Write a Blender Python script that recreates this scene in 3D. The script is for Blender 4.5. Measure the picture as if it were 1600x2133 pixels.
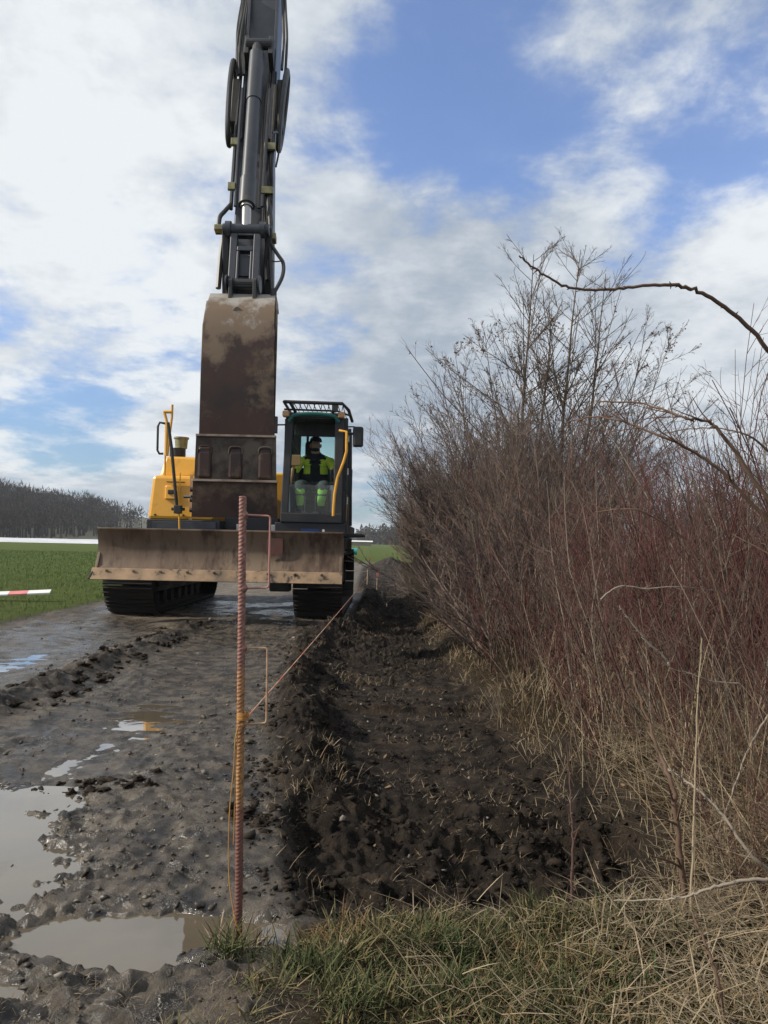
import bpy, math, random
import numpy as np
from mathutils import Vector, Matrix, noise as mnoise
R = math.radians
for o in list(bpy.data.objects): bpy.data.objects.remove(o)
S = bpy.context.scene
COL = S.collection
rng = np.random.default_rng(7)
random.seed(7)

# ---------------------------------------------------------------- camera
CAMH = 0.95; PITCH = 2.27; ROLL = 1.2
cam = bpy.data.cameras.new('camera'); camo = bpy.data.objects.new('camera', cam); COL.objects.link(camo)
cam.sensor_fit = 'HORIZONTAL'; cam.sensor_width = 36; cam.lens = 36
cam.clip_start = 0.05; cam.clip_end = 6000
CM = Matrix.Rotation(R(90+PITCH), 4, 'X') @ Matrix.Rotation(R(ROLL), 4, 'Z')
CM.translation = (0, 0, CAMH)
camo.matrix_world = CM
S.camera = camo
S.render.resolution_x = 768; S.render.resolution_y = 1024
def ray(px, py):
    return (CM.to_3x3() @ Vector(((px-800)/1600, (1066.5-py)/1600, -1))).normalized()
def P(px, py, Y):
    d = ray(px, py); return Vector((0, 0, CAMH)) + d*(Y/d.y)

# ---------------------------------------------------------------- world, sun, exposure
SUNV = Vector((-0.84, -0.13, 0.60)).normalized()
w = bpy.data.worlds.new('World'); S.world = w; w.use_nodes = True
nt = w.node_tree; nt.nodes.clear()
N = nt.nodes.new; L = nt.links.new
def vm(op, a, b=None, s=None):
    n = N('ShaderNodeVectorMath'); n.operation = op
    L(a, n.inputs[0]) if not isinstance(a, tuple) else setattr(n.inputs[0], 'default_value', a)
    if b is not None:
        L(b, n.inputs[1]) if not isinstance(b, tuple) else setattr(n.inputs[1], 'default_value', b)
    if s is not None:
        L(s, n.inputs['Scale']) if not isinstance(s, float) else setattr(n.inputs['Scale'], 'default_value', s)
    return n
def ma(op, a, b=0.0, c=0.0, clamp=False):
    n = N('ShaderNodeMath'); n.operation = op; n.use_clamp = clamp
    for i, v in enumerate((a, b, c)):
        if isinstance(v, (int, float)): n.inputs[i].default_value = v
        else: L(v, n.inputs[i])
    return n.outputs[0]
sky = N('ShaderNodeTexSky'); sky.sky_type = 'NISHITA'; sky.sun_disc = False
sky.sun_elevation = math.asin(SUNV.z); sky.sun_rotation = math.atan2(SUNV.x, SUNV.y)
sky.air_density = 1.0; sky.dust_density = 0.6; sky.ozone_density = 2.5
tc = N('ShaderNodeTexCoord'); D = tc.outputs['Generated']
nrm = vm('NORMALIZE', D).outputs[0]
sep = N('ShaderNodeSeparateXYZ'); L(nrm, sep.inputs[0])
den = ma('ADD', ma('MAXIMUM', sep.outputs[2], 0.0), 0.22)
pl = vm('SCALE', nrm, s=ma('DIVIDE', 1.0, den)).outputs[0]
def noise(vec, scale, detail, rough, dist=0.0, off=(0, 0, 0)):
    n = N('ShaderNodeTexNoise'); n.inputs['Scale'].default_value = scale; n.inputs['Detail'].default_value = detail
    n.inputs['Roughness'].default_value = rough; n.inputs['Distortion'].default_value = dist
    a = vm('ADD', vec, off).outputs[0]; L(a, n.inputs['Vector']); return n.outputs['Fac']
def rampf(v, a, b):
    n = N('ShaderNodeMapRange'); n.interpolation_type = 'SMOOTHSTEP'
    L(v, n.inputs[0]); n.inputs[1].default_value = a; n.inputs[2].default_value = b; return n.outputs[0]
def blob(px, py, r, soft):
    d = ray(px, py); dt = vm('DOT_PRODUCT', nrm, tuple(d)).outputs['Value']
    return rampf(dt, math.cos(R(r+soft)), math.cos(R(max(r-soft, 0))))
n1 = noise(pl, 1.9, 12, .60, .1, (3.1, 1.7, 0.4))
n2 = noise(pl, 6.5, 12, .62, .12, (1.2, 8.2, 5))
n4 = noise(pl, 3.2, 12, .62, .15, (4.4, 2.9, 1.7))
n3 = noise(pl, 1.1, 5, .5, .3, (7.7, 2.2, 3))
cov = ma('ADD', ma('MULTIPLY', n1, 0.50), ma('ADD', ma('MULTIPLY', n2, 0.22), ma('MULTIPLY', n4, .28)))
blue = ma('MULTIPLY', blob(1230, 90, 9, 10), 0.175)
blue = ma('ADD', blue, ma('MULTIPLY', blob(860, 250, 5, 8), 0.07))
blue = ma('ADD', blue, ma('MULTIPLY', blob(1560, 250, 2, 5), 0.08))
blue = ma('ADD', blue, ma('MULTIPLY', blob(300, 660, 1.5, 5.0), 0.13))
blue = ma('ADD', blue, ma('MULTIPLY', blob(130, 890, 2.0, 4.5), 0.14))
blue = ma('ADD', blue, ma('MULTIPLY', blob(820, 1090, 1.5, 4.0), 0.12))
cov = ma('SUBTRACT', ma('ADD', ma('ADD', cov, 0.115), ma('MULTIPLY', blob(1250, 700, 9, 9), .07)), blue)
cl = rampf(ma('ADD', ma('MULTIPLY', cov, .8), ma('MULTIPLY', n4, .2)), 0.435, 0.585)
shade = rampf(ma('ADD', ma('MULTIPLY', n3, .40), ma('ADD', ma('MULTIPLY', n2, .25), ma('MULTIPLY', n4, .35))), 0.41, 0.61)
bright = ma('ADD', ma('MULTIPLY', blob(60, 330, 12, 16), 0.55), ma('MULTIPLY', blob(1520, 380, 4, 8), .35))
bright = ma('ADD', bright, ma('MULTIPLY', blob(150, 760, 5, 9), .16))
shade2 = ma('ADD', ma('MULTIPLY', shade, 0.75), bright, clamp=True)
cc = N('ShaderNodeMix'); cc.data_type = 'RGBA'; L(shade2, cc.inputs[0])
CS = 10.0
cc.inputs[6].default_value = (.30*CS, .35*CS, .42*CS, 1); cc.inputs[7].default_value = (.66*CS, .69*CS, .715*CS, 1)
skg = N('ShaderNodeMix'); skg.data_type = 'RGBA'; skg.blend_type = 'MULTIPLY'; skg.inputs[0].default_value = 1
L(sky.outputs[0], skg.inputs[6]); gn = N('ShaderNodeMix'); gn.data_type = 'RGBA'; L(rampf(sep.outputs[2], .02, .42), gn.inputs[0]); gn.inputs[6].default_value = (.55, .72, .92, 1); gn.inputs[7].default_value = (1.26, 1.33, 1.60, 1); L(gn.outputs[2], skg.inputs[7])
mx = N('ShaderNodeMix'); mx.data_type = 'RGBA'; L(ma('ADD', ma('MULTIPLY', cl, .90), .10), mx.inputs[0]); L(skg.outputs[2], mx.inputs[6]); L(cc.outputs[2], mx.inputs[7])
bg = N('ShaderNodeBackground'); bg.inputs[1].default_value = 0.1; L(mx.outputs[2], bg.inputs[0])
wo = N('ShaderNodeOutputWorld'); L(bg.outputs[0], wo.inputs[0])

sl = bpy.data.lights.new('sun', 'SUN'); sl.energy = 3.8; sl.angle = R(2); sl.color = (1, .93, .82)
so = bpy.data.objects.new('sun', sl); COL.objects.link(so)
so.rotation_euler = SUNV.to_track_quat('Z', 'Y').to_euler()
vs = S.view_settings; vs.view_transform = 'Standard'; vs.look = 'None'; vs.exposure = 0.38; vs.gamma = 1
vs.use_curve_mapping = False

# ---------------------------------------------------------------- materials
def mat(name, c1, rough=.7, metal=0, c2=None, scale=4, bump=0, bscale=40, c3=None, r2=None, spec=.5, lo=.38, hi=.62, stretch=(1, 1, 1), c3scale=None, c3lo=.5, c3hi=.62):
    m = bpy.data.materials.new(name); m.use_nodes = True; t = m.node_tree
    b = t.nodes['Principled BSDF']; b.inputs['Roughness'].default_value = rough; b.inputs['Metallic'].default_value = metal
    b.inputs['Base Color'].default_value = (*c1, 1); b.inputs['Specular IOR Level'].default_value = spec
    g = t.nodes.new('ShaderNodeTexCoord'); mp = t.nodes.new('ShaderNodeMapping'); mp.inputs['Scale'].default_value = stretch
    t.links.new(g.outputs['Object'], mp.inputs[0])
    def nz(sc, det=6, rg=.62):
        n = t.nodes.new('ShaderNodeTexNoise'); n.inputs['Scale'].default_value = sc; n.inputs['Detail'].default_value = det
        n.inputs['Roughness'].default_value = rg; t.links.new(mp.outputs[0], n.inputs['Vector']); return n.outputs['Fac']
    def mr(v, a, bb, o0=0, o1=1):
        n = t.nodes.new('ShaderNodeMapRange'); t.links.new(v, n.inputs[0]); n.inputs[1].default_value = a; n.inputs[2].default_value = bb
        n.inputs[3].default_value = o0; n.inputs[4].default_value = o1; return n.outputs[0]
    cur = None
    if c2:
        f = mr(nz(scale), lo, hi); x = t.nodes.new('ShaderNodeMix'); x.data_type = 'RGBA'; t.links.new(f, x.inputs[0])
        x.inputs[6].default_value = (*c1, 1); x.inputs[7].default_value = (*c2, 1); cur = x.outputs[2]
        if r2 is not None: t.links.new(mr(nz(scale), lo, hi, rough, r2), b.inputs['Roughness'])
    if c3:
        f = mr(nz(c3scale or scale*2.7, 8, .7), c3lo, c3hi); x = t.nodes.new('ShaderNodeMix'); x.data_type = 'RGBA'; t.links.new(f, x.inputs[0])
        t.links.new(cur, x.inputs[6]); x.inputs[7].default_value = (*c3, 1); cur = x.outputs[2]
    if cur: t.links.new(cur, b.inputs['Base Color'])
    if bump:
        bp = t.nodes.new('ShaderNodeBump'); bp.inputs['Strength'].default_value = min(bump*10, 1); bp.inputs['Distance'].default_value = bump
        t.links.new(nz(bscale), bp.inputs['Height']); t.links.new(bp.outputs[0], b.inputs['Normal'])
    return m
M = {}
M['yellow'] = mat('yellow_paint', (.85, .43, .055), .32, c2=(.76, .37, .045), scale=1.2, c3=(.30, .17, .06), c3scale=6, c3lo=.56, c3hi=.80)
M['dark'] = mat('dark_grey_paint', (.018, .019, .023), .42, c2=(.036, .034, .033), scale=3, r2=.7, bump=.001)
M['armgrey'] = mat('arm_grey_paint', (.032, .035, .044), .38, c2=(.055, .057, .063), scale=3, c3=(.10, .085, .06), c3scale=9, c3lo=.58, c3hi=.75)
M['black'] = mat('black_rubber', (.013, .013, .014), .55, c2=(.03, .027, .023), scale=9)
M['hose'] = mat('hydraulic_hose_rubber', (.012, .012, .012), .42, c2=(.035, .03, .022), scale=6)
M['steel'] = mat('bright_steel', (.45, .43, .40), .25, .9)
M['brass'] = mat('clamp_zinc', (.36, .33, .16), .45, .3, c2=(.2, .18, .1), scale=12)
M['bucket'] = mat('rusty_bucket_steel', (.020, .010, .008), .42, .15, c2=(.055, .024, .015), scale=2.2, r2=.6, c3=(.13, .085, .05), c3scale=2.4, c3lo=.51, c3hi=.62, bump=.004, bscale=12)
M['buckettop'] = mat('worn_bucket_steel', (.19, .165, .13), .48, .25, c2=(.13, .10, .07), scale=5, bump=.003, bscale=14)
M['wearplate'] = mat('wear_plate_steel', (.035, .024, .018), .5, .2, c2=(.125, .10, .075), scale=3.2, lo=.45, hi=.60, r2=.65, c3=(.05, .025, .018), bump=.004, bscale=14)
M['seam'] = mat('seam_highlight', (.17, .13, .10), .5, .2, c2=(.07, .045, .03), scale=8)  # lighter tone paints a highlight along the bucket's seam lips
M['blade'] = mat('muddy_blade_steel', (.105, .062, .038), .6, .1, c2=(.18, .125, .08), scale=1.1, lo=.40, hi=.60, c3=(.055, .028, .016), c3scale=2.6, bump=.004, bscale=9, stretch=(1.6, 1, .5))
M['bladeedge'] = mat('blade_edge_mud', (.40, .26, .15), .75, 0, c2=(.17, .12, .075), scale=3.5, c3=(.05, .035, .025), c3scale=7, c3lo=.56, bump=.006, bscale=14)
M['track'] = mat('track_steel', (.012, .010, .009), .55, .2, c2=(.028, .022, .017), scale=6, r2=.75, bump=.004, bscale=20)
M['fadedred'] = mat('faded_red_paint', (.16, .05, .04), .7, c2=(.09, .055, .04), scale=14)
M['teal'] = mat('teal_plastic', (.02, .13, .11), .45)
M['tealpipe'] = mat('teal_pipe', (.03, .35, .33), .4, c2=(.04, .25, .27), scale=2)
M['amber'] = mat('tan_plastic', (.55, .30, .14), .5)
M['bluest'] = mat('blue_sticker', (.01, .04, .16), .5)
M['stick'] = mat('yellow_sticker', (.85, .62, .03), .5)
M['white'] = mat('white_paint', (.75, .75, .73), .6)
M['wood'] = mat('weathered_stake_wood', (.36, .29, .20), .85, c2=(.24, .19, .13), scale=20, stretch=(1, 1, .1))
M['redpaint'] = mat('red_reflective', (.72, .24, .24), .5, c2=(.60, .18, .18), scale=9)
M['hivis'] = mat('hi_vis_fabric', (.80, .92, .10), .8, c2=(.60, .75, .08), scale=9, bump=.01, bscale=14)
M['hivisg'] = mat('hi_vis_green_fabric', (.62, 1.0, .18), .8, c2=(.45, .90, .12), scale=12)
M['navy'] = mat('dark_navy_fabric', (.012, .014, .022), .9, c2=(.03, .03, .035), scale=12)
M['greyf'] = mat('grey_fabric', (.10, .10, .10), .9, c2=(.07, .07, .07), scale=12)
M['skin'] = mat('skin', (.42, .23, .16), .55)
M['boot'] = mat('boot_leather', (.012, .010, .010), .6)
M['yarn'] = mat('builders_twine', (.62, .15, .08), .8, c2=(.50, .40, .27), scale=9, lo=.45, hi=.55)
M['yarny'] = mat('yellow_twine', (.50, .26, .04), .8, c2=(.35, .15, .04), scale=9)
def glass(name, tint, a, reflect_white=.0):
    m = bpy.data.materials.new(name); m.use_nodes = True; t = m.node_tree; t.nodes.clear()
    tr = t.nodes.new('ShaderNodeBsdfTransparent'); tr.inputs[0].default_value = (*tint, 1)
    gl = t.nodes.new('ShaderNodeBsdfGlossy'); gl.inputs['Roughness'].default_value = .03
    fr = t.nodes.new('ShaderNodeFresnel'); fr.inputs[0].default_value = 1.45
    md = t.nodes.new('ShaderNodeMath'); md.operation = 'ADD'; md.inputs[1].default_value = a; t.links.new(fr.outputs[0], md.inputs[0])
    x = t.nodes.new('ShaderNodeMixShader'); t.links.new(md.outputs[0], x.inputs[0]); t.links.new(tr.outputs[0], x.inputs[1]); t.links.new(gl.outputs[0], x.inputs[2])
    df = t.nodes.new('ShaderNodeBsdfDiffuse'); df.inputs[0].default_value = (.6, .62, .6, 1); y2 = t.nodes.new('ShaderNodeMixShader'); y2.inputs[0].default_value = reflect_white  # white diffuse mixed in paints the pale reflection on the pane
    t.links.new(x.outputs[0], y2.inputs[1]); t.links.new(df.outputs[0], y2.inputs[2])
    o = t.nodes.new('ShaderNodeOutputMaterial'); t.links.new(y2.outputs[0], o.inputs[0]); return m
M['glass'] = glass('cab_glass', (.74, .90, .89), .0, .02)
M['glass2'] = glass('lower_windscreen_glass', (.92, .96, .96), .10, .10)

# rebar: paint bands are the rod's own colour along its height
def rebar_mat():
    m = mat('rusty_rebar', (.2, .1, .08), .7, .1, bump=.0015, bscale=260); t = m.node_tree; b = t.nodes['Principled BSDF']
    g = t.nodes.new('ShaderNodeTexCoord'); s = t.nodes.new('ShaderNodeSeparateXYZ'); t.links.new(g.outputs['Object'], s.inputs[0])
    n = t.nodes.new('ShaderNodeTexNoise'); n.inputs['Scale'].default_value = 45; n.inputs['Detail'].default_value = 6; t.links.new(g.outputs['Object'], n.inputs['Vector'])
    a = t.nodes.new('ShaderNodeMath'); a.operation = 'MULTIPLY_ADD'; t.links.new(n.outputs[0], a.inputs[0]); a.inputs[1].default_value = .10; t.links.new(s.outputs[2], a.inputs[2])
    r = t.nodes.new('ShaderNodeValToRGB'); t.links.new(a.outputs[0], r.inputs[0]); e = r.color_ramp.elements
    e[0].position = 0; e[0].color = (.12, .05, .04, 1); e[1].position = 1; e[1].color = (.29, .145, .115, 1)
    for p, c in ((.28, (.19, .08, .062, 1)), (.335, (.24, .11, .07, 1)), (.375, (.36, .19, .07, 1)), (.66, (.38, .18, .075, 1)), (.70, (.27, .13, .10, 1))):
        k = e.new(p); k.color = c
    n2 = t.nodes.new('ShaderNodeTexNoise'); n2.inputs['Scale'].default_value = 110; n2.inputs['Detail'].default_value = 5; t.links.new(g.outputs['Object'], n2.inputs['Vector'])
    mr = t.nodes.new('ShaderNodeMapRange'); t.links.new(n2.outputs[0], mr.inputs[0]); mr.inputs[1].default_value = .46; mr.inputs[2].default_value = .66; mr.inputs[4].default_value = .8
    x = t.nodes.new('ShaderNodeMix'); x.data_type = 'RGBA'; t.links.new(mr.outputs[0], x.inputs[0]); t.links.new(r.outputs[0], x.inputs[6]); x.inputs[7].default_value = (.12, .05, .03, 1)
    t.links.new(x.outputs[2], b.inputs['Base Color']); return m
M['rebar'] = rebar_mat()
M['hookpink'] = mat('pink_sprayed_wire', (.42, .20, .17), .6, c2=(.32, .15, .11), scale=40)
M['hooktan'] = mat('tan_sprayed_wire', (.50, .33, .20), .6, c2=(.34, .18, .10), scale=40)

# plant materials: colour per blade/twig from a stored random value
def plant_mat(name, cols, rough=.85, trans=0.0):
    m = bpy.data.materials.new(name); m.use_nodes = True; t = m.node_tree; b = t.nodes['Principled BSDF']; b.inputs['Roughness'].default_value = rough
    b.inputs['Specular IOR Level'].default_value = .25
    a = t.nodes.new('ShaderNodeAttribute'); a.attribute_name = 'tint'
    r = t.nodes.new('ShaderNodeValToRGB'); t.links.new(a.outputs['Fac'], r.inputs[0]); e = r.color_ramp.elements
    e[0].position = 0; e[0].color = (*cols[0], 1); e[1].position = 1; e[1].color = (*cols[-1], 1)
    for i, c in enumerate(cols[1:-1]): e.new((i+1)/(len(cols)-1)).color = (*c, 1)
    t.links.new(r.outputs[0], b.inputs['Base Color']); return m
M['dogwood'] = plant_mat('red_dogwood_bark', [(.070, .028, .026), (.125, .045, .040), (.095, .055, .045), (.12, .088, .068), (.18, .14, .105), (.27, .22, .165)])
M['hazel'] = plant_mat('brown_twig_bark', [(.075, .052, .042), (.14, .105, .085), (.23, .18, .145), (.15, .088, .07)])
M['alder'] = plant_mat('slender_tree_bark', [(.10, .078, .060), (.15, .115, .085), (.12, .09, .07)])
M['dryleaf'] = plant_mat('dry_brown_leaf', [(.09, .05, .03), (.15, .085, .045), (.12, .06, .03)])
M['greencane'] = plant_mat('bramble_cane_bark', [(.10, .06, .045), (.14, .09, .06), (.09, .04, .035)])
M['straw'] = plant_mat('dry_straw', [(.13, .095, .058), (.21, .16, .10), (.33, .265, .175), (.19, .125, .068), (.11, .105, .05)])
M['grass'] = plant_mat('winter_grass', [(.032, .044, .016), (.055, .072, .026), (.085, .088, .035), (.145, .110, .052), (.23, .17, .085), (.18, .098, .042)])
M['fieldgrass'] = plant_mat('field_grass', [(.055, .10, .02), (.085, .14, .03), (.13, .17, .05), (.20, .21, .09)])
M['wood_far'] = plant_mat('bare_wood_trees', [(.05, .042, .038), (.085, .068, .058), (.13, .10, .08), (.06, .058, .044)])

# ---------------------------------------------------------------- helpers
def tag(o, label=None, cat=None, group=None, kind=None):
    if label: o['label'] = label
    if cat: o['category'] = cat
    if group: o['group'] = group
    if kind: o['kind'] = kind
    return o
def empty(name, loc, label, cat, group=None):
    o = bpy.data.objects.new(name, None); COL.objects.link(o); o.location = loc; o.empty_display_size = .2
    return tag(o, label, cat, group)
ROOT = {}
def rootloc(p):
    while p.parent: p = p.parent
    return np.array(p.location)
class MB:
    def __init__(s): s.v = []; s.f = []
    def add(s, vs, fs):
        k = len(s.v); s.v += [tuple(v) for v in vs]; s.f += [tuple(i+k for i in f) for f in fs]; return s
    def box(s, lo, hi, m=None):
        x0, y0, z0 = lo; x1, y1, z1 = hi
        vs = [Vector(p) for p in ((x0,y0,z0),(x1,y0,z0),(x1,y1,z0),(x0,y1,z0),(x0,y0,z1),(x1,y0,z1),(x1,y1,z1),(x0,y1,z1))]
        if m: vs = [m @ v for v in vs]
        return s.add(vs, [(0,3,2,1),(4,5,6,7),(0,1,5,4),(1,2,6,5),(2,3,7,6),(3,0,4,7)])
    def hexa(s, b, t):   # 4 bottom, 4 top corners
        return s.add(list(b)+list(t), [(0,3,2,1),(4,5,6,7),(0,1,5,4),(1,2,6,5),(2,3,7,6),(3,0,4,7)])
    def cyl(s, p0, p1, r0, r1=None, n=16, caps=True):
        return s.tube([p0, p1], [r0, r0 if r1 is None else r1], n, caps)
    def tube(s, pts, r, n=8, caps=True):
        pts = [Vector(p) for p in pts]
        if not hasattr(r, '__len__'): r = [r]*len(pts)
        vs = []; prev = None
        for i, p in enumerate(pts):
            d = (pts[min(i+1, len(pts)-1)] - pts[max(i-1, 0)]).normalized()
            if prev is None:
                u = d.cross(Vector((0, 0, 1)));
                if u.length < .05: u = d.cross(Vector((1, 0, 0)))
            else: u = prev - d*prev.dot(d)
            u.normalize(); prev = u; v = d.cross(u)
            for k in range(n):
                a = 2*math.pi*k/n; vs.append(p + (u*math.cos(a)+v*math.sin(a))*r[i])
        fs = [(i*n+k, i*n+(k+1) % n, (i+1)*n+(k+1) % n, (i+1)*n+k) for i in range(len(pts)-1) for k in range(n)]
        if caps: fs += [tuple(range(n))[::-1], tuple((len(pts)-1)*n+k for k in range(n))]
        return s.add(vs, fs)
    def prism(s, prof, x0, x1, fn=None):   # prof in (Y,z); extruded in x
        n = len(prof); vs = [(x0, a, b) for a, b in prof]+[(x1, a, b) for a, b in prof]
        if fn: vs = [fn(*v) for v in vs]
        return s.add(vs, [tuple(range(n))[::-1], tuple(range(n, 2*n))]+[(i, (i+1) % n, n+(i+1) % n, n+i) for i in range(n)])
    def build(s, name, m, parent=None, bevel=0, smooth=False, org=None):
        me = bpy.data.meshes.new(name); off = rootloc(parent) if parent else np.array(org if org is not None else (0, 0, 0))
        me.from_pydata([tuple(np.array(v)-off) for v in s.v], [], s.f)
        import bmesh
        b = bmesh.new(); b.from_mesh(me); bmesh.ops.recalc_face_normals(b, faces=b.faces); b.to_mesh(me); b.free()
        me.materials.append(m); o = bpy.data.objects.new(name, me); COL.objects.link(o)
        if parent: o.parent = parent
        elif org is not None: o.location = org
        if smooth:
            me.polygons.foreach_set('use_smooth', [True]*len(me.polygons))
            try: me.set_sharp_from_angle(angle=R(40))
            except Exception: pass
        if bevel:
            q = o.modifiers.new('bevel', 'BEVEL'); q.width = bevel; q.segments = 2; q.limit_method = 'ANGLE'; q.angle_limit = R(35)
        return o
def spline(pts, n=6):
    pts = [Vector(p) for p in pts]; out = []
    for i in range(len(pts)-1):
        a = pts[max(i-1, 0)]; b = pts[i]; c = pts[i+1]; d = pts[min(i+2, len(pts)-1)]
        for k in range(n):
            t = k/n; out.append(.5*((2*b)+(c-a)*t+(2*a-5*b+4*c-d)*t*t+(3*b-a-3*c+d)*t**3))
    return out+[pts[-1]]
def np_mesh(name, V, F, m, parent=None, tint=None, smooth=False):
    V = np.asarray(V, np.float32); F = np.asarray(F, np.int32); k = F.shape[1]
    me = bpy.data.meshes.new(name); me.vertices.add(len(V)); me.vertices.foreach_set('co', V.ravel())
    me.loops.add(F.size); me.loops.foreach_set('vertex_index', F.ravel())
    me.polygons.add(len(F)); me.polygons.foreach_set('loop_start', np.arange(0, F.size, k, dtype=np.int32))
    if smooth: me.polygons.foreach_set('use_smooth', np.ones(len(F), bool))
    me.update(calc_edges=True)
    if tint is not None:
        a = me.attributes.new('tint', 'FLOAT', 'POINT'); a.data.foreach_set('value', np.asarray(tint, np.float32))
    me.materials.append(m); o = bpy.data.objects.new(name, me); COL.objects.link(o)
    if parent: o.parent = parent
    return o

# numpy value noise
_tab = np.random.default_rng(3).random((512, 512)).astype(np.float64)
def vnoise(x, y):
    xi = np.floor(x).astype(int); yi = np.floor(y).astype(int); fx = x-xi; fy = y-yi
    fx = fx*fx*fx*(fx*(fx*6-15)+10); fy = fy*fy*fy*(fy*(fy*6-15)+10)
    a = _tab[xi & 511, yi & 511]; b = _tab[(xi+1) & 511, yi & 511]; c = _tab[xi & 511, (yi+1) & 511]; d = _tab[(xi+1) & 511, (yi+1) & 511]
    return (a*(1-fx)+b*fx)*(1-fy)+(c*(1-fx)+d*fx)*fy
def fbm(x, y, s, o=4, g=.5, seed=0):
    r = 0; a = 1; t = 0; ca, sa = math.cos(.6), math.sin(.6); x = x/s+seed*17.3; y = y/s+seed*9.1
    for i in range(o):
        r = r+a*(vnoise(x, y)*2-1); t += a; a *= g; x, y = (x*ca-y*sa)*2.03+11.3, (x*sa+y*ca)*2.03+5.7
    return r/t
def billow(x, y, s, o=3, seed=0):
    r = 0; a = 1; t = 0; x = x/s+seed*7.7; y = y/s+seed*3.3
    for i in range(o):
        r = r+a*(1-np.abs(vnoise(x, y)*2-1)*1.6); t += a; a *= .5; x, y = x*1.3*1.6-y*.9+3.1, x*.9+y*1.3*1.6+1.7
    return r/t
def sst(v, a, b):
    t = np.clip((v-a)/(b-a), 0, 1); return t*t*(3-2*t)
BY = [0, 1.6, 2.0, 2.6, 4.1, 6.8, 8.4, 9.2, 13.5, 16, 25, 60, 2000]; BX = [-.12, -.14, -.20, -.34, -.60, -.82, -.62, -.40, -.38, -.55, -.7, -1.2, -30]
HY = [0, 1.5, 2.1, 2.7, 3.6, 4.7, 7.7, 12, 21, 40, 60, 2000]; HX = [.74, .80, .85, .86, .78, .66, .50, .38, .40, .9, 1.4, 40]
def border(y): return np.interp(y, BY, BX)
def hedge(y): return np.interp(y, HY, HX)
WZ = -0.030
def ground(x, y):
    x = np.asarray(x, float); y = np.asarray(y, float)
    bx = border(y)+.05*fbm(x, y, .5, 2, seed=4); hx = hedge(y)+.07*fbm(x, y, .45, 3, seed=5)
    near = 1/(1+np.maximum(y-14, 0)*.12)
    h = .018*fbm(x, y, 1.1, 3, seed=1)
    road = .018*fbm(x, y, .28, 4, .6, seed=2)+.018*(billow(x, y, .075, 4, seed=3)-.35)*sst(fbm(x, y, .6, 2, seed=8), -.5, .4)+.006*fbm(x, y, .035, 3, .6, seed=33)
    road = road*(1-.62*np.exp(-((x+1.34)/.26)**4)*sst(y, 2.6, 3.2)*(1-sst(y, 5.8, 7)))*(1-.5*np.exp(-((x+2.85)/.28)**4)*sst(y, 4.5, 5.2))
    road = road+(-.030)*np.exp(-((x+1.30+.03*fbm(x, y, 1.2, 2, seed=6))/.30)**2)*sst(y, 2.2, 3.2)*(1-sst(y, 6.5, 8.5))
    road = road+(.065+.06*fbm(x, y, .20, 4, .65, seed=7)+.03*billow(x, y, .09, 3, seed=34))*np.exp(-((x+2.08-.03*(y-5)+.08*fbm(x, y, .9, 2, seed=9))/.13)**2)*(1-sst(y, 8, 9.2))
    road = road-.030*np.exp(-((x+2.80)/.30)**2)*(1-sst(y, 8.2, 9.2))
    road = road+.05*np.exp(-((x+3.75)/.25)**2)*(.6+fbm(x, y, .3, 3, seed=17))
    # tread prints across the machine's path
    tread = np.abs(((y+.02*fbm(x, y, .3, 2, seed=21))/.19) % 1-.5)*2
    tm = (np.exp(-((x+1.30)/.30)**4)*sst(y, 2.6, 3.4)+np.exp(-((x+2.80)/.30)**4))*(1-sst(y, 8.6, 9.2))
    road = road-.012*tm*sst(tread, .6, .9)*sst(fbm(x, y, .5, 2, seed=22), -.35, .2)
    # puddle basins
    wob = .34*fbm(x, y, .16, 6, .72, seed=10)
    p1 = 1-np.sqrt(((x+.54)/.40)**2+((y-1.90+.05*(x+.5))/.150)**2)+wob*1.6
    p2 = 1-np.sqrt(((x+1.55)/.66)**2+((y-2.25)/.80)**2)+wob*1.3
    road = road-.050*sst(p1, -.12, .32)-.050*sst(p2, -.12, .25)
    p3 = 1-np.sqrt(((x+1.05)/.40)**2+((y-1.65)/.17)**2)+wob*1.6
    road = road-.040*sst(p3, -.1, .3)
    road = road+.058*np.exp(-((x+.36)/.13)**2-((y-1.835)/.075)**2)
    road = road+(1-sst(y, 1.72, 1.85))*(.030*(billow(x, y, .10, 4, seed=71)-.3)+.014*fbm(x, y, .04, 3, .6, seed=72))
    # low rim between puddle and bank, mud in the lower left
    road = road+.025*np.exp(-((y-1.60-.06*x)/.13)**2)*sst(x, -1.0, -.7)*(.6+billow(x, y, .11, 3, seed=11))
    # dug strip
    lump = .065*(billow(x, y, .19, 4, seed=12)-.2)+.036*(billow(x, y, .065, 4, seed=13)-.3)+.010*fbm(x, y, .022, 2, seed=35)+.02*fbm(x, y, .4, 3, seed=14)
    flat = sst(y, 3.0, 3.5)*(1-sst(y, 5.5, 7.5))*sst(x-bx, .25, .5)
    lump = lump*(1-.78*flat)+.007*flat*np.sin((x+.05*fbm(x, y, .8, 2, seed=73))/.022)*sst(fbm(x, y, .5, 2, seed=74), -.3, .3)
    inside = sst(x-bx, -.02, .10)*(1-sst(x-hx, -.06, .22))
    floor = -.15+.10*sst(x-bx, .40, .10)*sst(y, 2.5, 3.2)
    floor = np.where(y > 5, floor*.75+.0, floor)
    spoil = np.exp(-((x-bx-.20)/.20)**2)*(.10+.08*fbm(x, y, .35, 3, seed=15)+.03*billow(x, y, .12, 3, seed=36))*sst(y, 2.6, 3.4)*(1-sst(y, 14, 20))
    spoil = spoil+np.exp(-((x+.28)/.35)**2-((y-7.6)/.9)**2)*.10
    dug = floor+lump+spoil
    front = sst(y, 1.93, 2.10)
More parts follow.
